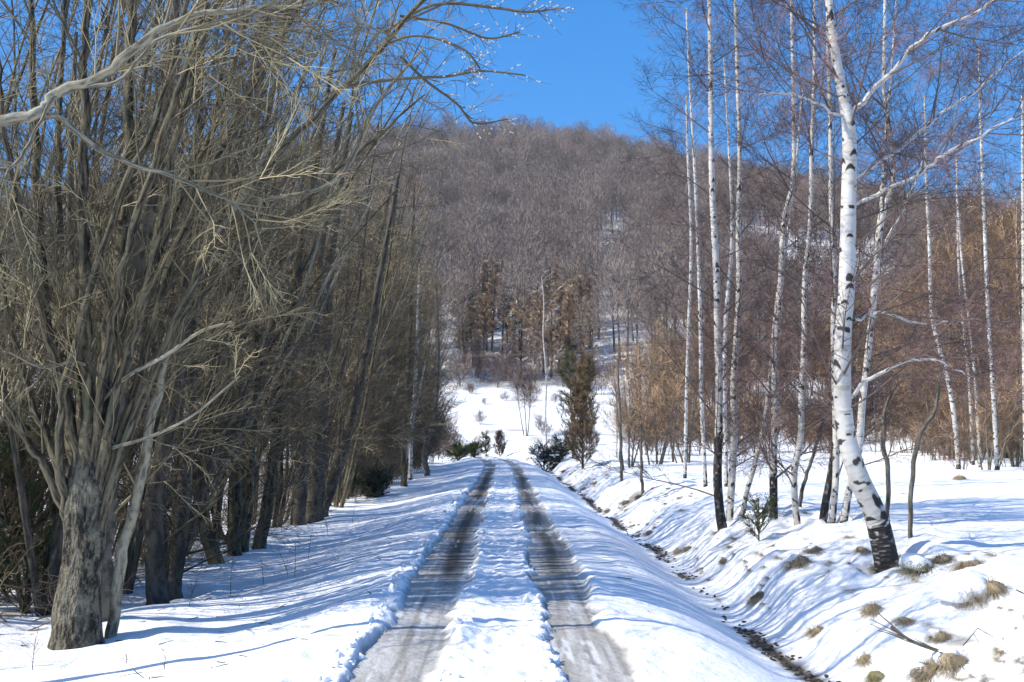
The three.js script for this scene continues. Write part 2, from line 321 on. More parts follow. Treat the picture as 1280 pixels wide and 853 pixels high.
// limbs and twigs along a stem; out = { g: Geo for the limbs, mats: spray matrices }
function grow(out, pts, rad, o) {
  for (let i = 0; i < o.n; i++) {
    const t = o.t0 + ((o.t1 ?? 1) - o.t0) * (i + rnd()) / o.n, [p, T] = sampleLine(pts, t), L = o.len * (1 - (o.fall ?? .6) * (t - o.t0) / (1 - o.t0)) * rr(.55, 1.2);
    let dir = sideDir(T, o.ang * rr(.75, 1.25), rr(0, 6.283)); if (o.bias) dir.add(o.bias).normalize();
    const segs = Math.max(3, Math.round(L * 2.2)), line = walk(p, dir, L, segs, o.wig ?? .12, o.up ?? .2), rs = rad[Math.min(rad.length - 1, Math.floor(t * rad.length))], r0 = Math.min(rs * .55, .006 + L * (o.thick ?? .007));
    out.g.tube(line, taper(line.length, Math.max(r0, .008), .004), o.sides ?? 4, (s) => s * .8);
    const m = Math.round(L * o.dens);
    for (let k = 0; k < m; k++) { const [q, T2] = sampleLine(line, .15 + .85 * (k + rnd()) / m), dd = sideDir(T2, rr(.35, .95), rr(0, 6.283)); dd.y += o.lift ?? 0; out.mats.push(placeY(q, dd, (o.spray ?? .8) * rr(.55, 1.25), (o.spray ?? .8) * rr(.8, 1.1))); }
    const [q, T2] = sampleLine(line, .97); out.mats.push(placeY(q, T2, (o.spray ?? .8) * rr(.7, 1.1), o.spray ?? .8));
    for (let k = 0; k < (o.second ?? 0); k++) {
      const [q2, T3] = sampleLine(line, rr(.2, .75)), l2 = L * rr(.3, .55), ln = walk(q2, sideDir(T3, rr(.5, .95), rr(0, 6.283)), l2, 3, .16, (o.up ?? .2));
      out.g.tube(ln, taper(4, r0 * .5, .0025), 3, (s) => s * .8);
      const m2 = Math.round(l2 * o.dens); for (let s = 0; s < m2; s++) { const [q3, T4] = sampleLine(ln, .2 + .8 * (s + rnd()) / m2), dd = sideDir(T4, rr(.3, .9), rr(0, 6.283)); dd.y += o.lift ?? 0; out.mats.push(placeY(q3, dd, (o.spray ?? .8) * rr(.5, 1.1), (o.spray ?? .8) * .8)); }
    }
  }
}
function twigParts(root, mats, sprays, m) { const lots = sprays.map(() => []); mats.forEach((x, i) => lots[i % sprays.length].push(x)); lots.forEach((l, i) => l.length && copies('twigs', sprays[i], m, l, root, l.map(() => { const t = rnd() < .22 ? rr(1.5, 2.9) : rr(.22, .8), w = rr(-.06, .08); return new THREE.Color(t, t * (1 - w * .4), t * (1 - w * 1.6)); }))); }
function kink(line, a) { return line.map((p, i) => i === 0 ? p : p.clone().add(V(a * noise(i * .9, 3.1 + p.x * 2), a * noise(i * .8 + 9, 7.7 + p.x * 3), a * noise(i * .9 + 20, 1.3 + p.z)))); }
function curve(ctrl, n) { return new THREE.CatmullRomCurve3(ctrl, false, 'centripetal').getPoints(n); }
function radiiAlong(list, n) { return Array.from({ length: n }, (_, k) => { const q = k / (n - 1) * (list.length - 1), i = Math.min(list.length - 2, Math.floor(q)); return list[i] + (list[i + 1] - list[i]) * (q - i); }); }
// a path traced in the photo, [px, py] list, at depth d; root-relative points, first one on the ground
function traced(path, d, root, dd = 0) { return path.map(([x, y], i) => at(x, y, d + dd * i / (path.length - 1)).sub(root)); }

// ───────────────────────── birches on the bank ─────────────────────────
function birch(path, d, widths, foot, label, opt = {}) {
  const b = at(path[0][0], path[0][1], d), gy = ground(b.x, b.z), root = V(b.x, gy - .12, b.z), g = thing('birch_tree', label, 'tree', root, opt.group ?? 'white birches on the bank');
  const pts = traced(path, d, root, opt.dd ?? 0); pts[0].y = Math.min(pts[0].y, 0); if (pts[0].y < -.4) pts[0].y = -.1;
  if (pts[0].y > -.05) pts.unshift(V(pts[0].x, -.1, pts[0].z));
  const n = opt.n ?? 60, line = curve(pts, n), rad = radiiAlong(widths.map((w) => w / F * d / 2 * .77), n + 1);
  const geo = new Geo(); const vAt = (s) => s < foot ? s / foot * .19 : .21 + (((s - foot) / 11 * .78 + (opt.shift ?? 0)) % .77);
  geo.tube(line, rad, opt.sides ?? 12, vAt, foot > .6 ? .05 : .02); geo.rough = foot > .6;
  rad[0] *= 1.2;
  part('trunk', geo.build(), M.birch, g);
  const out = { g: new Geo(), mats: [] };
  for (const [lp, lw, ldd] of opt.limbs ?? []) {
    const lpts = kink(curve(traced(lp, d, root, ldd ?? 0), 22), .025), lr = radiiAlong(lw.map((w) => w / F * d / 2 * .68), 23), lg = new Geo();
    lg.tube(lpts, lr, 8, (s) => .3 + s / 11 * .6); part('limb', lg.build(), M.birch, g);
    grow(out, lpts, lr, { n: 9, t0: .2, len: 1.5, ang: .8, up: .1, dens: 2.8, spray: .75, lift: -.15, second: 1 });
  }
  grow(out, line, rad, { n: opt.count ?? 25, t0: opt.t0 ?? .17, len: opt.len ?? 2.1, ang: 1.0, up: opt.up ?? .2, wig: .13, dens: opt.dens ?? 2.3, spray: .8, lift: -.12, second: 2, fall: .35, thick: .0055 });
  part('branches', out.g.build(), opt.twig ?? M.twigBrownBirch, g, 'stuff');
  twigParts(g, out.mats, d > 30 ? S.far : S.birch, opt.twig ?? M.twigBirch);
  return g;
}
M.twigBrownBirch = twigMat(.14, .105, .085); M.branchAlder = twigMat(.095, .072, .038);
rnd = mulberry(11);
birch([[1113, 700], [1097, 652], [1075, 600], [1062, 560], [1055, 520], [1053, 470], [1054, 420], [1058, 370], [1060, 300], [1061, 250], [1062, 190], [1060, 150], [1050, 100], [1042, 50], [1036, 0], [1030, -80], [1034, -170]], 12.5,
  [44, 40, 35, 31, 29, 28, 27, 26, 26, 25, 24, 22, 17, 15, 13, 10, 7], .95, 'thickest white birch with bent black foot leaning out of the bank', { n: 90, sides: 20, count: 28, t0: .27, dens: 2.2,
  limbs: [[[[1062, 142], [1100, 106], [1150, 52], [1190, 30], [1245, 0], [1290, -30]], [11, 9, 8, 6, 5, 3], -.8], [[[1068, 222], [1120, 190], [1174, 146], [1230, 105], [1290, 55]], [9, 8, 6, 5, 3], .9], [[[1066, 256], [1143, 222], [1180, 195], [1234, 166], [1285, 140]], [8, 6, 5, 4, 2], -1.2],
    [[[1068, 400], [1085, 396], [1103, 391], [1150, 405], [1184, 403], [1230, 400]], [6, 5, 5, 4, 3, 2], .7], [[[1057, 148], [1020, 128], [982, 116], [950, 118]], [6, 5, 4, 2], -.9], [[[1060, 500], [1080, 480], [1106, 463], [1141, 451], [1175, 452], [1208, 470]], [8, 7, 6, 5, 4, 2], -1.0]] });
birch([[905, 664], [900, 640], [897, 600], [898, 560], [899, 520], [899, 470], [897, 420], [896, 350], [893, 290], [890, 230], [889, 150], [888, 60], [887, 0], [885, -90]], 18.4, [19, 17, 15, 14, 13, 12, 12, 11, 11, 10, 9, 8, 7, 4], 2.0, 'birch with a tall rough black foot above the ditch');
birch([[911, 646], [915, 600], [918, 540], [917, 480], [921, 420], [924, 350], [923, 280], [925, 200], [922, 100], [919, 0], [915, -80]], 19.2, [13, 12, 12, 11, 10, 10, 9, 8, 7, 6, 4], .25, 'slim white birch close beside the black footed one');
birch([[923, 655], [932, 622], [943, 583], [955, 530], [962, 481], [966, 430], [972, 370], [985, 290], [996, 200], [1003, 110]], 18.2, [11, 9, 8, 8, 7, 7, 6, 5, 4, 3], .3, 'thin greenish birch slanting to the right between white trunks', { count: 14, t0: .4, len: 1.2 });
birch([[967, 645], [967, 610], [967, 569], [969, 520], [969, 470], [971, 417], [976, 353], [980, 277], [991, 227], [992, 126], [990, 25], [988, -60]], 18.0, [16, 14, 13, 12, 12, 11, 10, 9, 8, 7, 6, 4], 1.1, 'straight birch with brown foot and white upper trunk');
birch([[999, 659], [994, 629], [993, 590], [1001, 548], [1002, 498], [1005, 435], [1006, 353], [1013, 277], [1015, 176], [1018, 100], [1018, 0], [1020, -90]], 17, [12, 11, 11, 11, 10, 10, 9, 8, 7, 6, 5, 3], .2, 'slender birch white to the ground with a kinked foot');
birch([[1027, 662], [1032, 630], [1039, 590], [1044, 548], [1050, 500], [1055, 440], [1056, 380]], 16.6, [16, 14, 12, 10, 8, 6, 4], 2.2, 'short dark barked birch stem behind the white pair', { count: 8, t0: .5, len: 1 });
birch([[1039, 653], [1045, 597], [1045, 541], [1043, 470], [1042, 400], [1044, 353], [1039, 252], [1038, 151], [1035, 50], [1034, -60]], 16.2, [12, 11, 11, 10, 9, 9, 8, 7, 6, 4], .25, 'straight thin white birch just left of the leaning birch');
birch([[1052, 660], [1062, 611], [1074, 558], [1078, 505], [1083, 463], [1089, 407], [1096, 330], [1103, 270], [1117, 225], [1115, 180], [1106, 120], [1106, 40], [1107, -50]], 15.8, [15, 13, 12, 12, 11, 11, 11, 10, 9, 8, 7, 6, 4], .35, 'forked white birch passing behind the thickest birch', { limbs: [[[[1096, 332], [1100, 280], [1104, 230], [1108, 166], [1113, 100], [1120, 20], [1126, -50]], [8, 7, 7, 6, 5, 4, 3], .6], [[[1107, 305], [1128, 265], [1143, 228], [1160, 190]], [6, 5, 4, 3], -.6]] });
rnd = mulberry(12);
for (const [path, d, w, l] of [
  [[[882, 592], [877, 500], [876, 423], [874, 353], [868, 202], [862, 100], [858, 10]], 27, [8, 7, 7, 6, 5, 4, 3], 'thin birch behind the black footed birch with snow at its base'],
  [[[908, 596], [906, 500], [907, 403], [915, 300], [911, 181], [905, 70]], 26, [8, 7, 7, 6, 4, 3], 'thin birch half hidden behind two white trunks'],
  [[[856, 582], [858, 500], [860, 428], [864, 302], [860, 200], [858, 120]], 32, [6, 6, 5, 5, 4, 3], 'pale thin birch at the edge of the far snow'],
  [[[1198, 566], [1194, 530], [1187, 484], [1176, 440], [1166, 400], [1162, 308], [1158, 223], [1156, 120]], 37, [9, 8, 8, 7, 7, 6, 5, 3], 'slanting birch beside the brush heap across the snowfield'],
  [[[1216, 560], [1212, 480], [1206, 419], [1200, 356], [1197, 260], [1196, 180]], 42, [6, 6, 6, 5, 4, 3], 'thin straight birch in front of the tan wood'],
  [[[1246, 572], [1241, 480], [1236, 403], [1230, 261], [1226, 150], [1224, 60]], 36, [8, 7, 7, 6, 5, 3], 'pale birch among grey saplings at the wood edge'],
  [[[1282, 566], [1281, 480], [1280, 380], [1279, 260], [1278, 120]], 36, [8, 8, 7, 6, 4], 'pale birch beside the dark oak trunk'],
  [[[1225, 570], [1221, 500], [1215, 430], [1203, 330], [1196, 240]], 40, [6, 6, 5, 4, 3], 'leaning slim birch in front of the tan wood'],
]) birch(path, d, w, .3, l, { n: 30, sides: 6, count: 18, t0: .3, len: 2.2, dens: 2, group: 'thin birches across the snow' });

// ───────────────────────── the big willow ─────────────────────────
rnd = mulberry(21);
{
  const D = 10.8, b = at(95, 800, D), gy = ground(b.x, b.z), root = V(b.x, gy - .1, b.z);
  const g = thing('willow_tree', 'big many stemmed willow with deeply furrowed trunk beside the track', 'tree', root);
  const tg = new Geo(); tg.rough = true;
  const tp = curve([V(0, -.15, 0), ...traced([[95, 790], [98, 740], [104, 690], [108, 645], [110, 600], [112, 560], [116, 520]], D, root, .1)], 46);
  tg.tube(curve(tp, 150), radiiAlong([84, 60, 51, 47, 47, 49, 42, 27, 12].map((w) => w / F * D / 2), 151), 120, (s) => s * .9, .16);
  part('trunk', tg.build(), M.willow, g);
  const out = { g: new Geo(), mats: [] }, outP = { g: new Geo(), mats: [] };
  const stems = [
    [[[85, 650], [50, 575], [20, 520], [-12, 460], [-50, 380]], [16, 13, 11, 9, 6], -.3], [[[88, 625], [62, 560], [35, 480], [12, 400], [-2, 300], [-10, 180]], [15, 13, 11, 9, 7, 5], .5],
    [[[98, 615], [85, 520], [60, 400], [48, 280], [45, 150], [40, 0], [38, -80]], [26, 20, 18, 16, 13, 9, 6], .9], [[[104, 610], [110, 500], [105, 400], [103, 250], [106, 100], [107, -60]], [26, 21, 19, 16, 14, 10], -.5],
    [[[115, 610], [128, 480], [150, 330], [160, 200], [163, 60], [165, -60]], [28, 25, 22, 19, 16, 12], .3], [[[120, 620], [150, 480], [185, 360], [215, 200], [240, 100], [275, -10], [295, -80]], [20, 17, 15, 13, 11, 8, 5], -.8],
    [[[124, 640], [165, 500], [215, 330], [270, 200], [330, 90], [380, -5], [415, -70]], [18, 15, 13, 11, 9, 7, 4], .6], [[[122, 665], [185, 480], [250, 345], [330, 220], [420, 118], [525, 5], [575, -50]], [16, 14, 12, 10, 9, 7, 4], -.5],
    [[[84, 650], [72, 560], [85, 470], [130, 300], [200, 130], [235, 0], [250, -70]], [16, 14, 13, 11, 9, 7, 5], -1.0], [[[118, 600], [160, 430], [205, 300], [262, 170], [300, 60], [322, -40]], [16, 14, 12, 10, 8, 5], 1.3],
    [[[110, 590], [95, 480], [78, 350], [72, 210], [80, 60], [84, -60]], [17, 15, 13, 11, 9, 6], 1.2], [[[120, 640], [200, 450], [290, 330], [370, 260], [450, 190], [530, 120]], [13, 11, 9, 7, 5, 3], 1.0],
    [[[116, 590], [135, 430], [178, 250], [225, 110], [255, 20], [270, -60]], [15, 13, 12, 10, 7, 5], -1.4], [[[100, 600], [70, 450], [30, 300], [8, 180], [-5, 60]], [14, 12, 10, 8, 5], -.9],
  ];
  for (const [p, w, dd] of stems) {
    const line = kink(curve(traced(p, D, root, dd), 34), .03), rad = radiiAlong(w.map((x) => x / F * D / 2 * .78), 35), sg = new Geo(); sg.tube(line, rad, 9, (s) => s * .6, .06);
    part('limb', sg.build(), M.willowLimb, g);
    grow(out, line, rad, { n: 11, t0: .2, len: 1.7, ang: .65, up: .22, wig: .15, dens: 1.9, spray: .78, second: 2, fall: .35, thick: .006 });
  }
  for (const [p, w, dd] of [[[[128, 500], [160, 470], [205, 446], [250, 415], [290, 402]], [6, 5, 5, 4, 2], -.8], [[[118, 330], [160, 292], [126, 290], [60, 296], [-5, 312]].slice(2), [4, 4, 3], -1], [[[124, 470], [95, 452], [55, 460], [10, 440]], [5, 4, 3, 2], -.9], [[[300, 255], [420, 225], [471, 130], [529, 60]], [6, 6, 5, 3], -.4], [[[140, 560], [190, 545], [240, 520], [300, 470]], [5, 4, 3, 2], -.7]]) {
    const line = curve(traced(p, D, root, dd), 18), rad = radiiAlong(w.map((x) => x / F * D / 2), 19), sg = new Geo(); sg.tube(line, rad, 7, (s) => s * .6);
    part('limb', sg.build(), M.pale, g, null, 'pale sunlit limb'); grow(outP, line, rad, { n: 6, t0: .2, len: .8, ang: .7, up: .1, dens: 2.6, spray: .6 });
  }
  // the loose end of the crown over the track, with its catkins
  const cat = new Geo(), egg = new THREE.SphereGeometry(1, 6, 4), ends = [];
  for (const [p, w, dd] of [[[[425, 110], [471, 102], [529, 97], [557, 96], [602, 89], [655, 94]], [5, 5, 4, 4, 3, 2], .1], [[[500, 70], [532, 101], [572, 131], [592, 154], [634, 149]], [4, 4, 3, 3, 2], .3], [[[480, 40], [542, 6], [622, 10], [662, 15], [700, 10]], [5, 4, 4, 3, 2], -.3], [[[500, 20], [560, 30], [610, 48], [650, 40]], [4, 3, 3, 2], .5], [[[470, 60], [520, 45], [580, 62], [600, 85]], [4, 3, 3, 2], -.2]]) {
    const line = curve(traced(p, D, root, dd), 20), rad = radiiAlong(w.map((x) => x / F * D / 2), 21); outP.g.tube(line, rad, 5);
    for (let k = 0; k < 26; k++) {
      const [q, T] = sampleLine(line, rr(.35, 1)), tw = walk(q, sideDir(T, rr(.4, 1), rr(0, 6.283)), rr(.12, .4), 3, .14, .1); outP.g.tube(tw, taper(4, .005, .002), 3);
      for (let c = 0; c < 3; c++) if (rnd() < .75) { const [e, T2] = sampleLine(tw, rr(.4, 1)); cat.add(egg, placeY(e, T2, rr(.012, .02), rr(.006, .009))); }
    }
  }
  part('branches', mergeGeometries([out.g.build(), outP.g.build()]), M.twigWillowBranch = twigMat(.12, .098, .054), g, 'stuff');
  part('catkins', cat.build(), M.catkin, g, 'stuff', 'silvery catkins on the loose outer twigs');
  twigParts(g, out.mats.concat(outP.mats), S.willow, M.twigWillow);
}
rnd = mulberry(22);
// a second, smoother willow stem behind it and a leaning thin one
function tracedTree(name, label, cat, path, d, widths, m, twig, sprays, o = {}) {
  const b = at(path[0][0], path[0][1], d), root = V(b.x, ground(b.x, b.z) - .1, b.z), g = thing(name, label, cat, root, o.group);
  const pts = [V(0, -.1, 0), ...traced(path, d, root, o.dd ?? 0)]; pts[1].y = Math.max(.06, Math.min(.3, pts[1].y)); for (let k = 2; k < pts.length; k++) pts[k].y = Math.max(pts[k].y, pts[1].y + .05 * k);
  const n = o.n ?? 40, line = kink(curve(pts, n), .022), w = widths.map((x) => x / F * d / 2), rad = radiiAlong([w[0] * 1.25, ...w], n + 1), tg = new Geo();
  tg.tube(line, rad, o.sides ?? 10, (s) => s * .6, o.rough ?? .06); tg.rough = true; part('trunk', tg.build(), m, g);
  const out = { g: new Geo(), mats: [] };
  for (const [lp, lw, ldd] of o.limbs ?? []) { const l = kink(curve(traced(lp, d, root, ldd ?? 0), 18), .018), lr = radiiAlong(lw.map((x) => x / F * d / 2), 19), lg = new Geo(); lg.tube(l, lr, 7, (s) => s * .6); part('limb', lg.build(), m, g); grow(out, l, lr, { n: 7, t0: .25, len: 1.3, ang: .7, up: .2, dens: 2.6, spray: .7, second: 1, ...o.grow }); }
  grow(out, line, rad, { n: 16, t0: .3, len: 1.9, ang: .75, up: .25, dens: 2.6, spray: .8, second: 2, fall: .3, ...o.grow });
  part('branches', out.g.build(), o.branch ?? twig, g, 'stuff'); twigParts(g, out.mats, sprays, twig); return g;
}
tracedTree('willow_tree', 'smoother grey willow trunk standing right behind the big furrowed willow', 'tree', [[124, 762], [126, 700], [132, 600], [146, 480], [170, 350], [196, 200], [215, 60], [225, -50]], 11.7, [34, 30, 27, 24, 20, 17, 13, 8], M.grey, M.twigWillow, S.willow, { limbs: [[[[134, 590], [110, 480], [92, 350], [88, 200], [95, 40]], [18, 15, 12, 9, 5], .9], [[[150, 460], [200, 350], [255, 230], [310, 110], [340, 0]], [14, 12, 10, 7, 4], .5]] });
tracedTree('willow_tree', 'thin pale grey stem rising slantwise at the foot of the big willow', 'tree', [[139, 790], [150, 705], [166, 640], [182, 560], [202, 470], [232, 380], [292, 262], [352, 150], [400, 60]], 11.1, [15, 14, 14, 13, 11, 10, 8, 6, 3], M.pale, M.twigWillow, S.willow, { grow: { n: 12 } });
tracedTree('willow_tree', 'willow beyond the verge whose pale limb reaches across above the thicket', 'tree', [[-230, 860], [-215, 600], [-190, 400], [-120, 230], [-60, 165], [0, 150], [48, 141], [66, 120], [134, 91], [187, 46], [227, 24], [328, 10], [420, 2]], 8.6, [34, 30, 26, 20, 18, 15, 14, 13, 12, 11, 9, 7, 4], M.pale, M.twigWillow, S.willow,
  { n: 70, dd: 0, grow: { n: 12, t0: .62, len: 1.1, dens: 2 }, limbs: [[[[50, 141], [80, 150], [120, 186], [165, 205], [215, 222], [282, 248], [320, 280]], [9, 8, 7, 6, 5, 4, 2], .3], [[[100, 106], [150, 100], [185, 60], [240, 36], [330, 12]], [6, 5, 5, 4, 2], -.3], [[[-20, 240], [20, 205], [50, 150], [75, 110]].reverse(), [5, 4, 4, 3], -.2]] });

// ───────────────────────── the thicket along the left verge ─────────────────────────
rnd = mulberry(31);
// trees whose trunks the photo shows one by one
for (const [label, path, d, w, m, o] of [
  ['dark crooked trunk with a lighter sapling leaning on it', [[216, 735], [222, 680], [232, 600], [240, 500], [236, 400], [246, 280], [268, 150], [290, 20]], 15, [22, 20, 18, 16, 14, 11, 8, 5], 'dark', {}],
  ['short dark leaning trunk at the edge of the snow', [[211, 735], [226, 690], [240, 650], [262, 590], [300, 500], [340, 420]], 15.4, [16, 14, 13, 11, 8, 5], 'dark', {}],
  ['black double trunk in deep shade behind the willow', [[196, 720], [190, 640], [205, 560], [222, 470], [230, 370], [240, 250], [250, 120], [258, 0]], 14, [26, 24, 22, 19, 16, 13, 10, 6], 'dark', { limbs: [[[[196, 620], [182, 520], [178, 400], [190, 260], [200, 120]], [16, 14, 12, 9, 6], .4]] }],
  ['alder with a foot curving out over the snow', [[270, 704], [258, 672], [252, 630], [258, 560], [262, 480], [270, 380], [285, 260], [310, 130], [330, 20]], 18.2, [20, 18, 16, 15, 13, 12, 10, 7, 4], 'alder', {}],
  ['olive barked straight alder in a clump', [[293, 688], [294, 620], [298, 540], [300, 440], [308, 330], [322, 220], [345, 100]], 19.6, [17, 15, 14, 12, 11, 9, 5], 'alder', {}],
  ['slim olive alder crossing its neighbour', [[304, 686], [310, 620], [316, 540], [318, 440], [312, 330], [318, 200], [330, 80]], 20, [14, 12, 11, 10, 9, 7, 4], 'alder', {}],
  ['alder with a mossy thick foot at the clump edge', [[324, 684], [332, 640], [342, 580], [350, 500], [362, 400], [380, 280], [402, 160], [420, 60]], 20.6, [18, 15, 13, 12, 11, 9, 7, 4], 'alder', {}],
  ['dark forked alder with ivy like tangle round it', [[372, 650], [376, 600], [380, 540], [388, 460], [396, 360], [410, 240], [430, 130]], 26, [18, 17, 16, 13, 11, 9, 5], 'dark', { limbs: [[[[378, 570], [360, 480], [352, 380], [350, 260]], [11, 9, 7, 4], .5]] }],
  ['broad black trunk in the middle of the thicket', [[392, 648], [394, 600], [398, 540], [404, 450], [410, 350], [424, 240], [440, 140]], 27, [26, 24, 22, 17, 13, 9, 5], 'dark', {}],
  ['dark trunk leaning low over the snow toward the track', [[402, 640], [416, 600], [430, 560], [444, 500], [462, 420], [480, 320], [498, 220]], 28, [17, 15, 13, 11, 9, 7, 4], 'dark', {}],
  ['bent grey trunk above the small dark evergreen', [[436, 616], [440, 590], [436, 560], [440, 500], [452, 420], [470, 320], [490, 230]], 38, [12, 11, 10, 9, 8, 6, 4], 'alder', {}],
  ['thin grey stem at the far end of the thicket', [[505, 602], [504, 560], [508, 500], [512, 420], [514, 330], [518, 230]], 46, [8, 7, 7, 6, 5, 3], 'alder', {}],
  ['curved slim stem leaning over the end of the verge', [[534, 592], [530, 570], [538, 540], [545, 500], [548, 440], [545, 360]], 56, [7, 7, 6, 5, 4, 3], 'grey', {}],
]) tracedTree('alder_tree', label, 'tree', path, d, w, M[m], M.twigAlder, S.alder, { ...o, n: 26, sides: 8, branch: M.branchAlder, group: 'trees in the roadside thicket', grow: { n: 16, len: 2.0, t0: .16, dens: 1.2, spray: .8, second: 2, wig: .17, up: .1, ang: .95, ...(o.grow ?? {}) } });
for (const [label, path, d, w] of [
  ['pale birch trunk in the shade behind the big willow', [[10, 700], [10, 620], [14, 540], [12, 460], [16, 330], [20, 200]], 16, [11, 10, 10, 9, 7, 4]],
  ['thin white birch stem among the olive alders', [[298, 672], [306, 600], [313, 500], [322, 420], [330, 320], [345, 200]], 22, [7, 7, 6, 6, 5, 3]],
  ['white birch at the far end of the thicket', [[513, 596], [514, 540], [519, 480], [522, 400], [524, 330]], 52, [7, 7, 6, 5, 3]],
  ['slanting white birch at the far end of the thicket', [[503, 600], [510, 555], [522, 500], [532, 450]], 50, [5, 5, 4, 3]],
]) birch(path, d, w, .2, label, { n: 24, sides: 7, count: 10, t0: .4, len: 1.4, dens: 2, group: 'birches in the thicket' });
// trees told apart only by their place
function thicketProto(seed, o) {
  rnd = mulberry(seed); const g = new THREE.Group(); g.userData = { kindName: 'alder_tree', category: 'tree' };
  const out = { g: new Geo(), mats: [] }, tg = new Geo();
  for (let s = 0; s < o.stems; s++) {
    const a = rr(0, 6.283), lean = s ? rr(.08, .32) : .06, line = walk(V(Math.cos(a) * .09 * s, -.15, Math.sin(a) * .13 * s), V(Math.cos(a) * lean + o.lean, 1, Math.sin(a) * lean), o.h * rr(.6, 1), 12, .09, .2), rad = taper(13, o.r * rr(.55, 1.1), .014, .85);
    tg.tube(line, rad, 6, (q) => q * .6);
    grow(out, line, rad, { n: o.n, t0: o.t0 ?? .16, len: o.len, ang: .9, up: .15, wig: .17, dens: o.dens, spray: .95, second: 2, fall: o.fall ?? .5, sides: 3, bias: V(o.lean * .8, 0, 0) });
  }
  part('trunk', tg.build(), M[o.bark], g); part('branches', out.g.build(), M.branchAlder, g, 'stuff'); twigParts(g, out.mats, S.alder, M.twigAlder);
  return g;
}
const thicket = [thicketProto(41, { stems: 5, h: 13, r: .075, n: 10, len: 1.9, dens: 1.0, lean: .10, fall: .72, bark: 'alder' }), thicketProto(42, { stems: 7, h: 11, r: .05, n: 8, len: 1.7, dens: 1.0, lean: .2, fall: .72, bark: 'grey' }), thicketProto(43, { stems: 3, h: 14.5, r: .105, n: 14, len: 2.2, dens: 1.0, lean: .07, fall: .72, bark: 'dark' }), thicketProto(44, { stems: 8, h: 8, r: .036, n: 7, len: 1.4, dens: 1.3, lean: .18, bark: 'alder' })];
const slant = thicketProto(46, { stems: 9, h: 13, r: .055, n: 6, len: 1.3, dens: .8, lean: .3, fall: .7, bark: 'pale' }), slantDark = thicketProto(47, { stems: 7, h: 14, r: .06, n: 6, len: 1.4, dens: .8, lean: .22, fall: .7, bark: 'alder' });
const dense = [thicketProto(48, { stems: 3, h: 12, r: .08, n: 20, len: 2.5, dens: 2.1, lean: .06, fall: .85, bark: 'alder' }), thicketProto(49, { stems: 4, h: 10.5, r: .06, n: 16, len: 2.3, dens: 2.1, lean: .1, fall: .85, bark: 'dark' })];
const brush = thicketProto(45, { stems: 9, h: 3.6, r: .022, n: 7, len: 1.1, dens: 3.2, lean: .18, bark: 'grey' }); brush.userData = { kindName: 'bare_shrub', category: 'shrub' };
rnd = mulberry(33);
{
  const spots = [];
  for (let d = 13; d < 82; d += d < 22 ? 1.9 : 2.5) { spots.push([roadX(d) - rr(5.1, 6.3) - .6 * smooth((d - 30) / 20), d + rr(-.6, .6), 0]); if (rnd() < (d < 22 ? .4 : .22)) spots.push([roadX(d) - rr(7.2, 10), d + rr(-1, 1), 1]); if (d < 26 && rnd() < .3) spots.push([roadX(d) - rr(10.5, 15), d + rr(-1, 1), 1]); }
  for (let k = 0; k < 14; k++) { const d = rr(15, 27); spots.push([-rr(10, 13) - d * rr(.1, .4), d, 1]); }
  for (let k = 0; k < 22; k++) { const d = rr(34, 84); spots.push([roadX(d) - rr(5.8, 8.2), d, 1]); }
  for (const [x, d] of [[-9.6, 13.2]]) spots.push([x, d, 1]);   // beyond the left edge: their shadows cross the track
  for (let d = 15; d < 84; d += d < 40 ? 8 : 3) { const u = rr(5.0, 7.4) + .9 * smooth((d - 40) / 20), s = rr(.6, 1.15); dup(brush, P(roadX(d) - u, d), rr(0, 6.28), s, 'low bare shrub of thin rods along the edge of the thicket', 'bare shrubs along the thicket edge'); }
  for (let k = 0; k < 11; k++) { const d = 12.6 + 9 * (k + rnd()) / 11, p = k % 3 === 2 ? slantDark : slant; dup(p, P(-rr(5.4, 8.2) - .05 * d, d), rr(-.35, .35), rr(.8, 1.05), p === slant ? 'pale slim stems slanting out of the thicket beside the willow' : 'dark slim stems slanting out of the thicket beside the willow', p === slant ? 'pale slanting stems' : 'dark slanting stems'); }
  for (let k = 0; k < 26; k++) { const d = 20 + 54 * Math.pow((k + rnd()) / 26, .9); dup(dense[k % 2], P(roadX(d) - rr(5.4, 7.2) - .5 * smooth((d - 45) / 15), d), rr(0, 6.28), rr(.85, 1.1) * (1 + .24 * smooth((d - 26) / 14)), k % 2 ? 'bushy dark stemmed tree with a close crown in the thicket' : 'bushy alder with a close twiggy crown in the thicket', k % 2 ? 'dark bushy thicket trees' : 'bushy thicket alders'); }
  for (const [x, d, row] of spots) {
    const k = Math.floor(rnd() * 4), s = rr(.75, 1.1) * (d > 30 ? 1.05 : .95);
    dup(thicket[k], P(x, d), rr(-.7, .7), [s, s * rr(.9, 1.1), s], ['leafless alder with five stems in the thicket beside the track', 'leafless clump of slanting pale stems in the thicket', 'tall dark three stemmed leafless tree in the thicket', 'low bushy leafless clump in the thicket beside the track'][k], ['five stemmed alders', 'slanting pale thicket clumps', 'tall dark thicket trees', 'low thicket clumps'][k]);
  }
}
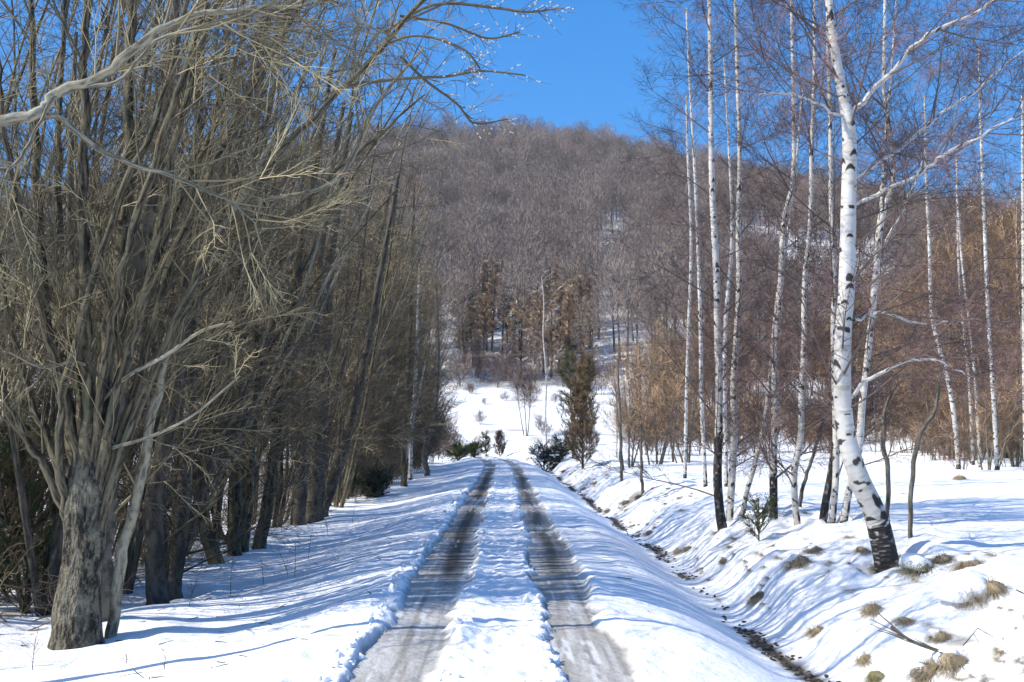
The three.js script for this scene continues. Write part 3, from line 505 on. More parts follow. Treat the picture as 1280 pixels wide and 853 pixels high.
// slender poles beyond the left edge of the view, whose shadows stripe the track
rnd = mulberry(34);
for (const [x, d, h] of [[-6.7, 11.4, 9.5], [-7.4, 12.1, 11], [-8.3, 11.7, 10], [-9.0, 12.6, 11.5], [-7.9, 10.9, 9], [-10.2, 12.2, 12]]) {
  const g = thing('alder_tree', 'slender bare pole of an alder beyond the pale limbed willow', 'tree', P(x, d), 'slender alder poles'), line = walk(V(0, -.15, 0), V(rr(-.02, .12), 1, rr(-.05, .05)), h, 12, .05, .1), rad = taper(13, rr(.06, .085), .02), tg = new Geo(), out = { g: new Geo(), mats: [] };
  tg.tube(line, rad, 7, (q) => q * .6); grow(out, line, rad, { n: 9, t0: .55, len: 1.1, ang: .6, up: .4, dens: .9, spray: .6 });
  part('trunk', tg.build(), M.alder, g); part('branches', out.g.build(), M.twigAlder, g, 'stuff'); twigParts(g, out.mats, S.alder, M.twigAlder);
}
{ // undergrowth: brambles and fallen twigs under the thicket
  rnd = mulberry(35); const lots = [[], [], [], []];
  for (let k = 0; k < 1000; k++) { const d = 8 + 75 * Math.pow(rnd(), 1.3), x = roadX(d) - 5.1 - Math.abs(rr(0, 1) * rr(0, 1)) * 14 - rr(0, .5); if (d < 14 && x > -5.2) continue; lots[k % 4].push(placeY(P(x, d, -.03), V(rr(-.9, .9), rr(.15, .9), rr(-.9, .9)), rr(.6, 1.5), rr(.7, 1.2))); }
  const o = new THREE.Group(); o.name = 'undergrowth'; o.userData = { label: 'tangle of bare brambles and fallen twigs under the thicket', category: 'undergrowth', kind: 'stuff' }; scene.add(o);
  lots.forEach((l, i) => copies('brambles', S.alder[i], i % 2 ? M.twigAlder : M.twigBrown, l, o));
}

// ───────────────────────── middle distance on the right ─────────────────────────
function midProto(seed, name, o) {
  rnd = mulberry(seed); const g = new THREE.Group(); g.userData = { kindName: name, category: o.cat ?? 'tree' };
  const out = { g: new Geo(), mats: [] }, tg = new Geo();
  for (let s = 0; s < o.stems; s++) {
    const a = rr(0, 6.283), lean = s ? rr(.1, o.spread ?? .35) : .04, line = walk(V(Math.cos(a) * .15 * s, -.15, Math.sin(a) * .15 * s), V(Math.cos(a) * lean, 1, Math.sin(a) * lean), o.h * rr(.7, 1), 9, .06, .15), rad = taper(10, o.r * rr(.6, 1), .012, .9);
    tg.tube(line, rad, 5, o.birch ? (q) => .22 + q / 14 * .7 : (q) => q * .6);
    grow(out, line, rad, { n: o.n, t0: o.t0 ?? .15, len: o.len, ang: o.ang ?? .7, up: o.up ?? .35, wig: .12, dens: o.dens, spray: o.spray ?? 1.1, second: 1, fall: .45, sides: 3 });
  }
  part('trunk', tg.build(), o.birch ? M.birch : M[o.bark], g); part('branches', out.g.build(), o.twig, g, 'stuff'); twigParts(g, out.mats, S.far, o.twig);
  return g;
}
const mids = {
  tanBirch: midProto(51, 'birch_tree', { stems: 1, h: 14, r: .11, n: 36, len: 2.6, dens: 3, twig: M.twigTan, birch: true }),
  tanWide: midProto(52, 'alder_tree', { stems: 2, h: 13, r: .13, n: 26, len: 2.9, dens: 2.8, twig: M.twigTan, bark: 'grey' }),
  brown: midProto(53, 'alder_tree', { stems: 2, h: 10, r: .10, n: 24, len: 2.4, dens: 3, twig: M.twigBrown, bark: 'alder' }),
  shrub: midProto(54, 'bare_shrub', { stems: 6, h: 4.2, r: .04, n: 10, len: 1.5, dens: 2.4, twig: M.twigBrown, bark: 'grey', spread: .6, t0: .1, cat: 'shrub' }),
  redShrub: midProto(55, 'bare_shrub', { stems: 7, h: 3.4, r: .03, n: 9, len: 1.3, dens: 2.6, twig: M.twigRed, bark: 'grey', spread: .6, t0: .1, cat: 'shrub' }),
  clump: midProto(56, 'alder_tree', { stems: 5, h: 8.5, r: .075, n: 15, len: 2.0, dens: 2, twig: M.twigTan, bark: 'grey', spread: .4, t0: .2 }),
  round: midProto(58, 'alder_tree', { stems: 3, h: 6.4, r: .07, n: 26, len: 1.7, dens: 2.6, twig: M.twigRed, bark: 'grey', spread: .18, t0: .4 }),
  greyTree: midProto(57, 'alder_tree', { stems: 1, h: 12, r: .12, n: 30, len: 2.6, dens: 1.8, twig: M.twigGrey, bark: 'grey' }),
};
rnd = mulberry(61);
const pxAt = (px, d) => (px - 640) / F * d;
{
  // the tan and brown wood behind the birches
  for (let k = 0; k < 185; k++) {
    const px = 770 + 620 * Math.pow(rnd(), .72), near = 112 - 68 * smooth((px - 1070) / 130), d = near + rr(0, 30) + 6 * rnd(), x = pxAt(px, d), tan = rnd() < .5 + .38 * smooth((px - 950) / 250);
    const kind = tan ? (rnd() < .5 ? 'tanBirch' : rnd() < .6 ? 'tanWide' : 'clump') : (rnd() < .6 ? 'brown' : 'greyTree'), s = rr(.78, 1.05) * (1.12 + .14 * smooth((px - 980) / 200));
    dup(mids[kind], P(x, d), rr(0, 6.28), s, { tanBirch: 'young birch with a tan crown in the wood behind the snowfield', tanWide: 'two stemmed tan crowned tree in the wood behind the snowfield', clump: 'tan many stemmed tree clump behind the snowfield', brown: 'brown twigged tree in the wood behind the snowfield', greyTree: 'grey twigged tree in the wood behind the snowfield' }[kind], 'wood behind the snowfield, ' + { tanBirch: 'tan birches', tanWide: 'tan two stemmed trees', clump: 'tan clumps', brown: 'brown trees', greyTree: 'grey trees' }[kind]);
  }
  for (let k = 0; k < 74; k++) { const px = 790 + 540 * rnd(), d = 66 - 24 * smooth((px - 1050) / 150) + rr(0, 44), x = pxAt(px, d); dup(mids.shrub, P(x, d), rr(0, 6.28), rr(.5, 1.05), 'bare brown shrub at the edge of the wood', 'bare brown shrubs along the wood'); }
  // small trees between the bank and the far field
  for (const [px, py, d, s, kind, label] of [[786, 578, 44, .62, 'clump', 'small pale clump where the bank meets the far snow'], [820, 576, 46, .72, 'clump', 'bushy clump with five pale stems behind the bank'], [858, 570, 48, .8, 'clump', 'clump of slanting stems behind the black footed birch'], [840, 574, 52, .6, 'brown', 'brown twigged small tree between two pale clumps'], [770, 574, 60, .62, 'tanBirch', 'small tan birch beside the brown conical bush'], [1268, 566, 40, .85, 'brown', 'dark brown tree at the brush at the wood edge'], [1232, 566, 38, .6, 'clump', 'spreading grey saplings at the edge of the snowfield'], [960, 545, 55, .6, 'clump', 'pale clump seen between the straight white birches']])
    dup(mids[kind], P(pxAt(px, d), d), rr(0, 6.28), s, label);
  for (const [px, d, s, label] of [[1200, 36, .36, 'low brown brush heap at the foot of the slanting birch'], [1262, 40, .6, 'brown brush beside the dark trunk'], [925, 50, .45, 'low olive brown bush between birch trunks']]) dup(mids.shrub, P(pxAt(px, d), d), rr(0, 6.28), s, label);
  // round the far field
  dup(mids.round, P(pxAt(658, 118), 118), 1, [1.15, 1.25, 1.15], 'round reddish small tree standing alone in the far field');
  for (const [px, d, s] of [[575, 172, 1.6], [600, 176, 1.5], [622, 172, 1.4], [640, 178, 1.6], [670, 176, 1.7], [700, 172, 1.5], [725, 168, 1.5], [590, 180, 1.8], [752, 160, 1.4]]) dup(mids.redShrub, P(pxAt(px, d), d), rr(0, 6), s, 'reddish brown bare shrub along the foot of the hill', 'shrubs along the foot of the hill');
  for (let k = 0; k < 18; k++) { const px = rr(585, 740), d = rr(98, 165); dup(mids.redShrub, P(pxAt(px, d), d), rr(0, 6), rr(.22, .55), 'low bare bush scattered on the far snowfield', 'low bushes on the far snowfield'); }
  for (const [px, d, s] of [[548, 92, 1], [560, 100, .8], [540, 84, .9], [555, 88, .7]]) dup(mids.redShrub, P(pxAt(px, d), d), rr(0, 6), s, 'reddish bare shrub at the bend where the thicket ends', 'shrubs at the bend');
}
birch([[684, 566], [682, 520], [683, 470], [679, 420], [680, 380], [677, 345]], 78, [3, 2.8, 2.5, 2.2, 1.8, 1.2], .2, 'lone white birch standing at the far bend of the track', { n: 24, sides: 6, count: 26, t0: .3, len: 1.9, dens: 1.6, twig: twigMat(.42, .36, .32), group: 'birch at the bend' });

function capGeo(seed) { const g = new THREE.SphereGeometry(1, 24, 14), p = g.attributes.position; for (let i = 0; i < p.count; i++) { const x = p.getX(i), y = p.getY(i), z = p.getZ(i), k = 1 + .24 * noise(x * 1.5 + seed, z * 1.5 + y) + .12 * noise(x * 3.6 + seed, z * 3.6 - y * 3); p.setXYZ(i, x * k, Math.max(y, -.35) * k, z * k); } g.computeVertexNormals(); return g; }
const caps = [capGeo(3), capGeo(14), capGeo(29)];

// ───────────────────────── evergreens ─────────────────────────
const needleSpray = [1, 2].map((q) => { rnd = mulberry(70 + q); const g = new Geo(); for (let k = 0; k < 5; k++) { const ax = walk(V(0, 0, 0), V(rr(-.35, .35), 1, rr(-.35, .35)), .28, 2, .1, 0); g.tube(ax, taper(3, .005, .003), 3); for (let n = 0; n < 26; n++) { const [p, T] = sampleLine(ax, rnd()), dd = sideDir(T, rr(.5, 1), rr(0, 6.28)), e = p.clone().addScaledVector(dd, rr(.03, .06)), w = dd.clone().cross(T).normalize().multiplyScalar(.006); g.tri(p.clone().sub(w), p.clone().add(w), e); } } return g.build(); });
function conifer(name, label, x, d, o) {
  rnd = mulberry(o.seed); const g = thing(name, label, o.cat ?? 'shrub', P(x, d, -.05), o.group), tg = new Geo(), lots = [[], []], cols = [];
  const stems = o.stems ?? 1, bg = new Geo();
  for (let s = 0; s < stems; s++) {
    const a = rr(0, 6.28), line = walk(V(0, -.05, 0), V(Math.cos(a) * (s ? .3 : .02) * (o.lean ?? 1), 1, Math.sin(a) * (s ? .3 : .02) * (o.lean ?? 1)), o.h * (s ? rr(.6, .9) : 1), 8, .05, .2), rad = taper(9, o.r ?? .05, .008); tg.tube(line, rad, 6, (q) => q);
    for (let i = 0; i < o.n; i++) {
      const t = (o.t0 ?? .05) + (1 - (o.t0 ?? .05)) * Math.pow(rnd(), .9), [p, T] = sampleLine(line, t), L = o.w * Math.pow(1 - t, o.pw ?? .7) * rr(.5, 1.1) + .12, ln = walk(p, sideDir(T, o.ang ?? .9, rr(0, 6.28)), L, 3, .1, o.up ?? .3);
      bg.tube(ln, taper(4, .012, .004), 3); const m = Math.max(2, Math.round(L * (o.dens ?? 9)));
      for (let k = 0; k < m; k++) { const [q, T2] = sampleLine(ln, .15 + .85 * (k + rnd()) / m); lots[k % 2].push(placeY(q, sideDir(T2, rr(.1, .8), rr(0, 6.28)), rr(.7, 1.3) * (o.tuft ?? 1))); }
    }
  }
  part('trunk', tg.build(), M.alder, g); part('branches', bg.build(), M.twigBrown, g, 'stuff'); lots.forEach((l, i) => copies('needles', needleSpray[i], (o.mats ?? [M.needle, M.needle])[i], l, g));
  if (o.dust) copies('snow_dusting', caps[0], M.snow, lots[0].filter((_, i) => i % 3 === 0).map((m) => { const p = V(0, 0, 0).setFromMatrixPosition(m), k = rr(.05, .14); return new THREE.Matrix4().compose(p.add(V(0, .08, 0)), new THREE.Quaternion(), V(k * 1.3, k * .6, k * 1.3)); }), g);
  return g;
}
conifer('juniper_bush', 'tall conical brown and green juniper beside the bend', pxAt(728, 52), 52, { seed: 81, h: 5.6, n: 200, w: 2.1, r: .06, up: .7, ang: .75, dens: 4.6, tuft: 1.2, pw: .65, t0: .03, mats: [M.twigOlive = twigMat(.30, .215, .125), M.needleBrown = twigMat(.20, .15, .075)], stems: 1 });
conifer('pine_tree', 'green pine behind the tall conical juniper', pxAt(716, 66), 66, { seed: 82, h: 7, n: 40, w: 1.5, r: .09, t0: .35, dens: 5, pw: .5, tuft: 1.5, mats: [M.needle, M.needleYellow], cat: 'tree' });
conifer('juniper_bush', 'small pointed juniper with rust red skirt in the far field', pxAt(625, 100), 100, { seed: 83, h: 2.5, n: 40, w: 1.3, up: .8, ang: .7, dens: 5, tuft: 1.6, mats: [M.needleDark, M.needleRust] });
conifer('spruce_sapling', 'narrow green spruce sapling near the bend', pxAt(608, 88), 88, { seed: 84, h: 1.9, n: 30, w: .6, dens: 5, tuft: 1.4 });
for (const [px, d, h, l] of [[594, 86, 1.3, 'yellow green low bush at the bend beside the spruce sapling'], [574, 82, 1.6, 'yellow green bush against the end of the thicket']]) conifer('green_bush', l, pxAt(px, d), d, { seed: 85 + h * 10 | 0, h: h * .8, n: 14, w: .9, stems: 4, lean: 2.4, dens: 4, tuft: 1.8, mats: [M.needleYellow, M.needle] });
conifer('dark_evergreen_bush', 'dark evergreen bush dusted with snow beyond the ditch', pxAt(680, 66), 66, { seed: 91, dust: true, h: 1.8, n: 18, w: 1.1, stems: 4, lean: 2.8, dens: 3.4, tuft: 1.5, mats: [M.needleDark, M.needleDark] });
conifer('dark_evergreen_bush', 'dark evergreen bush between the lone birch and the conical juniper', pxAt(700, 68), 68, { seed: 92, dust: true, h: 1.5, n: 16, w: 1.0, stems: 3, lean: 2.2, dens: 6, tuft: 1.6, mats: [M.needleDark, M.needle] });
conifer('dark_evergreen_bush', 'low black green bush at the edge of the thicket', pxAt(474, 37), 37, { seed: 93, dust: false, h: .9, n: 15, w: .8, stems: 5, lean: 3, dens: 6, tuft: 1.1, mats: [M.needleDark, M.needleDark] });
conifer('juniper_bush', 'olive green juniper in the shade behind the big willow', pxAt(45, 13.4), 13.4, { seed: 94, h: 2.4, n: 40, w: .9, stems: 2, up: .6, dens: 6, mats: [M.needleBrown, M.needle] });
conifer('pine_seedling', 'feathery pine seedling on the bank below the birches', pxAt(945, 16.2), 16.2, { seed: 95, h: .75, n: 16, w: .35, r: .012, dens: 9, tuft: .6, mats: [M.needleYellow, M.needle], cat: 'seedling' });
conifer('pine_tree', 'small green pine in front of the brown wood', pxAt(1150, 62), 62, { seed: 96, h: 6, n: 40, w: 1.3, t0: .5, dens: 6, tuft: 1.6, mats: [M.needle, M.needleYellow], cat: 'tree' });

// ───────────────────────── the wooded hill ─────────────────────────
function hillTree(seed, o) {
  rnd = mulberry(seed); const tg = new Geo(), cg = new Geo();
  const line = walk(V(0, -.5, 0), V(rr(-.03, .03), 1, rr(-.03, .03)), o.h * .85, 5, .03, 0); tg.tube(line, taper(6, o.r, o.r * .3), 5);
  for (let i = 0; i < o.limbs; i++) {
    const t = o.t0 + (1 - o.t0) * Math.pow((i + rnd()) / o.limbs, .9), [p, T] = sampleLine(line, t), L = o.shape(t) * rr(.75, 1.15), ln = walk(p, sideDir(T, o.ang * rr(.8, 1.2), rr(0, 6.28)), L, 3, .1, o.up);
    tg.tube(ln, taper(4, o.r * .35, .03), 3);
    for (let k = 0; k < o.tw; k++) { const [q, T2] = sampleLine(ln, .2 + .8 * rnd()), dd = sideDir(T2, rr(.2, .8), rr(0, 6.28)); dd.y += o.twUp; const e = q.clone().addScaledVector(dd.normalize(), rr(.8, 2) * o.twL), w = randUnit().cross(dd).normalize().multiplyScalar(o.twW); cg.tri(q.clone().sub(w), q.clone().add(w), e); }
  }
  return [tg.build(), cg.build()];
}
function domed(seed, o) {
  rnd = mulberry(seed); const tg = new Geo(), cg = new Geo(), line = walk(V(0, -.5, 0), V(rr(-.04, .04), 1, rr(-.04, .04)), o.h * .75, 5, .04, 0), foot = V(line[3].x, o.h * .38, line[3].z); tg.tube(line, taper(6, o.r, o.r * .3), 5);
  for (let i = 0; i < o.limbs; i++) { const [p, T] = sampleLine(line, rr(.45, 1)); tg.tube(walk(p, sideDir(T, rr(.4, 1), rr(0, 6.28)), rr(2.5, 4.6), 3, .1, .5), taper(4, o.r * .32, .03), 3); }
  const lumps = Array.from({ length: 7 }, () => [rr(0, 6.28), rr(.2, 1.2), rr(.75, 1.15)]);
  for (let k = 0; k < o.n; k++) {
    const a = rr(0, 6.283), ph = Math.asin(Math.pow(rnd(), .8)), dir = V(Math.cos(a) * Math.cos(ph), Math.sin(ph), Math.sin(a) * Math.cos(ph)); let f = .86; for (const [la, lp, lr] of lumps) { const c = dir.x * Math.cos(la) * Math.cos(lp) + dir.y * Math.sin(lp) + dir.z * Math.sin(la) * Math.cos(lp); f = Math.max(f, .86 + .3 * lr * smooth((c - .72) / .28)); }
    const r = f * (.45 + .55 * Math.pow(rnd(), .6)), p = foot.clone().add(V(dir.x * o.w * r, (dir.y * o.h * .55 + .6) * r, dir.z * o.w * r)), dd = dir.clone().multiplyScalar(.7).add(randUnit().multiplyScalar(.6)); dd.y += .35; dd.normalize();
    const e = p.clone().addScaledVector(dd, rr(.5, 1.2)), w = randUnit().cross(dd).normalize().multiplyScalar(o.tw); cg.tri(p.clone().sub(w), p.clone().add(w), e);
  }
  return [tg.build(), cg.build()];
}
const beech = [1, 2, 3, 4].map((k) => domed(540 + k, { h: 17, r: .22, w: 4.4, n: 2100, tw: .045, limbs: 12 }));
const larch = [1, 2].map((k) => hillTree(520 + k, { h: 20, r: .22, limbs: 46, t0: .22, shape: (t) => 3.0 * (1 - t) + .5, ang: 1.2, up: .35, tw: 42, twUp: .15, twL: .6, twW: .05 }));
const spruce = hillTree(530, { h: 18, r: .24, limbs: 50, t0: .25, shape: (t) => 2.6 * (1 - t) + .4, ang: 1.7, up: 0, tw: 22, twUp: -.3, twL: .5, twW: .07 });
M.beechTrunk = twigMat(.085, .072, .06); M.beechTwig = twigMat(.25, .195, .158); M.larchTwig = twigMat(.40, .285, .18); M.hillDark = twigMat(.045, .042, .034);
rnd = mulberry(63);
{
  const cand = [];
  for (let d = 176; d < 545; d += 6.9) for (let px = -160; px < 1460; px += 6.9 / d * F) {
    const dd = d + rr(-2.5, 2.5), x = pxAt(px, dd) + rr(-2.4, 2.4);
    const gap = fbm(x * .022 + 3, dd * .016 + 1); if (gap > (dd < 205 ? .5 : dd < 330 ? .17 : .4)) continue;
    const gx = 640 + x / dd * F; if (gx > 545 && gx < 750 && dd < 236 && rnd() < .68) continue; if (Math.abs(gx - 765 - (dd - 280) * .12) < 13 && dd > 215 && dd < 330 && rnd() < .8) continue;
    cand.push([x, dd, rnd()]);
  }
  const trunkMats = [[], [], [], []], cols = [[], [], [], []]; let own = 0;
  const protos = beech.map(([a, b]) => { const g = new THREE.Group(); g.userData = { kindName: 'beech_tree', category: 'tree' }; part('trunk', a, M.beechTrunk, g); part('crown', b, M.beechTwig, g, 'stuff'); return g; });
  const lp = larch.map(([a, b]) => { const g = new THREE.Group(); g.userData = { kindName: 'larch_tree', category: 'tree' }; part('trunk', a, M.hillDark, g); part('crown', b, M.larchTwig, g, 'stuff'); return g; });
  // larches along the lower hill
  for (let k = 0; k < 84; k++) { const px = 565 + 170 * rnd() + (k % 4 === 0 ? rr(-60, 500) : 0), d = rr(176, 230); dup(lp[k % 2], P(pxAt(px, d), d), rr(0, 6), [rr(.85, 1.25), rr(.55, .92), rr(.85, 1.25)], 'tan leafless larch at the foot of the hill', 'larches at the foot of the hill'); }
  const sg = new THREE.Group(); sg.userData = { kindName: 'spruce_tree', category: 'tree' }; part('trunk', spruce[0], M.hillDark, sg); part('crown', spruce[1], M.needleDark, sg, 'stuff');
  for (let k = 0; k < 12; k++) { const px = 580 + 160 * rnd(), d = rr(190, 226); dup(sg, P(pxAt(px, d), d), rr(0, 6), rr(.6, .85), 'dark spruce standing among the larches', 'spruces among the larches'); }
  cand.sort((a, b) => a[1] - b[1]);
  for (const [x, d, q] of cand) {
    const k = Math.floor(q * 4), s = .7 + .62 * hash(Math.round(x * 9), Math.round(d * 9)), px = 640 + x / d * F;
    if (own < 230 && px > 540 && px < 840) { own++; dup(protos[k], P(x, d), q * 40, s, 'grey leafless beech on the lower slope of the hill', 'beeches on the lower slope'); }
    else { trunkMats[k].push(new THREE.Matrix4().compose(P(x, d), new THREE.Quaternion().setFromAxisAngle(V(0, 1, 0), q * 40), V(s, s * (.85 + .3 * q), s))); const t = .62 + .76 * hash(Math.round(x * 5), Math.round(d * 3)); cols[k].push(new THREE.Color(t, t * (.96 + .06 * q), t * (.93 + .1 * q))); }
  }
  const wood = new THREE.Group(); wood.name = 'hill_forest'; wood.userData = { label: 'leafless grey brown beech forest covering the hill', category: 'forest', kind: 'stuff' }; scene.add(wood);
  beech.forEach(([a, b], k) => { copies('trunks', a, M.beechTrunk, trunkMats[k], wood, cols[k]); copies('crowns', b, M.beechTwig, trunkMats[k], wood, cols[k]); });
}

scene.fog = new THREE.FogExp2(new THREE.Color(.72, .82, .95), .00011);

// ───────────────────────── saplings, tussocks, litter, cables ─────────────────────────
rnd = mulberry(91);
function sapling(label, path, d, w, n = 6) { tracedTree('bare_sapling', label, 'sapling', path, d, w, M.grey, M.twigBrown, S.birch, { n: 24, sides: 6, rough: .02, grow: { n, t0: .35, len: .7, dens: 2.2, spray: .45, second: 0 } }); }
sapling('thin twisted grey sapling to the right of the leaning birch', [[1140, 679], [1138, 640], [1141, 597], [1152, 541], [1171, 512], [1173, 477], [1187, 435], [1190, 400]], 13.6, [6, 6, 6, 6, 5, 4, 3, 2]);
sapling('thin wavy grey sapling just behind the leaning birch', [[1110, 642], [1110, 586], [1104, 548], [1108, 505], [1120, 484], [1138, 468]], 16, [6, 6, 6, 5, 4, 2]);
sapling('dark thin sapling slanting between two white birches', [[1001, 622], [1015, 576], [1024, 545], [1032, 513]], 19, [5, 4, 4, 2]);
sapling('dry stem on the edge of the bank beside small weeds', [[803, 606], [801, 560], [802, 530]], 30, [4, 3, 2], 3);
sapling('short dry stem on the bank top', [[777, 600], [776, 560], [774, 500], [772, 450]], 36, [4, 4, 3, 2], 4);
function shaggy(seed, n, R0, H0) { rnd = mulberry(seed); const g = new Geo(); for (let k = 0; k < n; k++) { const a = rr(0, 6.28), ph = Math.asin(Math.pow(rnd(), .9)), c = Math.cos(ph), q = rr(.7, 1), p = V(Math.cos(a) * c * R0 * q, Math.sin(ph) * H0 * q - .02, Math.sin(a) * c * R0 * q), pts = walk(p, V(Math.cos(a) * (c + .25) + rr(-.4, .4), Math.sin(ph) * .9 + rr(0, .5), Math.sin(a) * (c + .25) + rr(-.4, .4)), rr(.1, .3), 4, .2, -2.1), w = V(-Math.sin(a), 0, Math.cos(a)).multiplyScalar(rr(.0022, .004)); for (let s = 0; s < 4; s++) { const f = 1 - s / 4, e = 1 - (s + 1) / 4; g.tri(pts[s].clone().addScaledVector(w, -f), pts[s].clone().addScaledVector(w, f), pts[s + 1].clone().addScaledVector(w, e)); if (s < 3) g.tri(pts[s].clone().addScaledVector(w, -f), pts[s + 1].clone().addScaledVector(w, e), pts[s + 1].clone().addScaledVector(w, -e)); } } return g.build(); }
function tuftGeo(seed, n, h, spread, r) { rnd = mulberry(seed); const g = new Geo(); for (let k = 0; k < n; k++) { const a = rr(0, 6.28), q = r * Math.sqrt(rnd()), p = V(Math.cos(a) * q, -.03, Math.sin(a) * q), pts = walk(p, V(Math.cos(a) * spread * rr(.3, 1.2), 1, Math.sin(a) * spread * rr(.3, 1.2)), h * rr(.5, 1.1), 4, .12, -2.1), w = V(-Math.sin(a), 0, Math.cos(a)).multiplyScalar(rr(.002, .0035)); for (let s = 0; s < 4; s++) { const f = 1 - s / 4, e = 1 - (s + 1) / 4; g.tri(pts[s].clone().addScaledVector(w, -f), pts[s].clone().addScaledVector(w, f), pts[s + 1].clone().addScaledVector(w, e)); if (s < 3) g.tri(pts[s].clone().addScaledVector(w, -f), pts[s + 1].clone().addScaledVector(w, e), pts[s + 1].clone().addScaledVector(w, -e)); } } return g.build(); }
const shags = [shaggy(5, 700, .16, .19), shaggy(6, 620, .18, .15), shaggy(7, 560, .13, .2)];
const tufts = [tuftGeo(1, 420, .42, .8, .13), tuftGeo(2, 360, .36, 1.1, .16), tuftGeo(3, 300, .32, .8, .10)];
rnd = mulberry(92);
function tussock(label, px, py, d, s, m, cap, group) {
  const b = at(px, py, d), x = b.x, q = P(x, d), g = thing('grass_tussock', label, 'grass tussock', q, group);
  const k = Math.floor(rnd() * 3), o = part('blades', shags[k], m, g, 'stuff'); o.scale.set(s * rr(1.0, 1.5), s * .72, s * rr(.75, 1.05)); o.position.y = -.03 * s; o.rotation.y = rr(0, 6.28); const core = part('root_mound', caps[k], m, g); core.scale.set(.13 * s, .085 * s, .12 * s); core.position.y = 0;
  if (cap) { const c = part('snow_cap', caps[k], M.snow, g); c.position.set(-.05 * s, .035 * s, -.05 * s); c.scale.set(.17 * s * cap, .125 * s * cap, .16 * s * cap); c.rotation.y = rr(0, 6); }
  return g;
}
const hit = (px, py) => { let d = 6; for (; d < 90; d += .05) { const p = at(px, py, d); if (p.y < ground(p.x, p.z)) break; } return d; };
for (const [px, py, s, m, cap, l] of [
  [1105, 712, .75, 'grassGreen', .6, 'greenish tussock at the foot of the leaning birch'], [1152, 714, 1.0, 'grassGreen', 1, 'green brown tussock under a thick snow pad'], [1180, 702, .7, 'grassGrey', 0, 'grey tussock behind the snow padded one'],
  [1216, 748, 1.1, 'grassTan', 1.25, 'big round tussock with a domed snow cap'], [1240, 742, .9, 'grassTan', .4, 'tan grass hanging beside the domed tussock'], [1215, 708, .8, 'grassTan', .7, 'tan tussock above the domed one'],
  [1022, 792, .6, 'grassTan', .5, 'small brown tussock halfway up the bank'], [1092, 765, .7, 'grassTan', 0, 'long strip of brown grass hanging on the bank'], [1132, 778, .4, 'grassTan', 0, 'tiny grass tip poking out of the snow'],
  [1175, 800, .6, 'grassTan', .6, 'tan tussock above the dead branch'], [1190, 832, .85, 'grassTan', .8, 'shaggy tussock beside the dead branch'], [1160, 845, .9, 'grassGrey', .5, 'grey shaggy tussock under the dead branch'],
  [1083, 828, .55, 'grassTan', .4, 'tan tuft above the ditch'], [1098, 848, .6, 'grassGreen', .3, 'olive tuft at the lower edge of the bank'], [945, 752, .6, 'grassTan', .5, 'brown tuft on the middle of the bank'], [952, 745, .5, 'grassGrey', 0, 'grey tuft beside a brown one'],
  [848, 692, .6, 'grassTan', 0, 'tan tuft above the dark ditch'], [860, 688, .6, 'grassTan', 0, 'dry tan tuft leaning to the ditch'], [812, 668, .7, 'grassGrey', .5, 'grey tuft on the ditch edge'], [905, 705, .5, 'grassGrey', 0, 'small grey tuft below the black footed birch'],
  [1000, 705, .9, 'grassGrey', .6, 'grey heather like tuft on the bank top'], [1020, 690, .8, 'grassGrey', .5, 'grey tuft below the slim birches'], [1078, 690, .5, 'grassTan', 0, 'wispy tuft to the left of the leaning birch'],
  [760, 640, .8, 'grassTan', .5, 'tan tuft on the bank beyond the ditch'], [730, 612, .9, 'grassTan', .6, 'tan bank tuft near the bend'], [705, 590, 1.1, 'grassTan', .5, 'broad yellow tuft at the bend'], [782, 630, .8, 'grassGrey', 0, 'dark tuft beside dry stems'], [800, 622, .8, 'grassGrey', .4, 'dark tuft at the foot of a dry stem'],
  [745, 605, 1.0, 'grassTan', .5, 'tan tuft on the bank edge toward the bend'], [1200, 600, 1.2, 'grassTan', 0, 'yellow grass patch in the far snowfield'],
]) tussock(l, px, py, hit(px, py), s, M[m], cap);
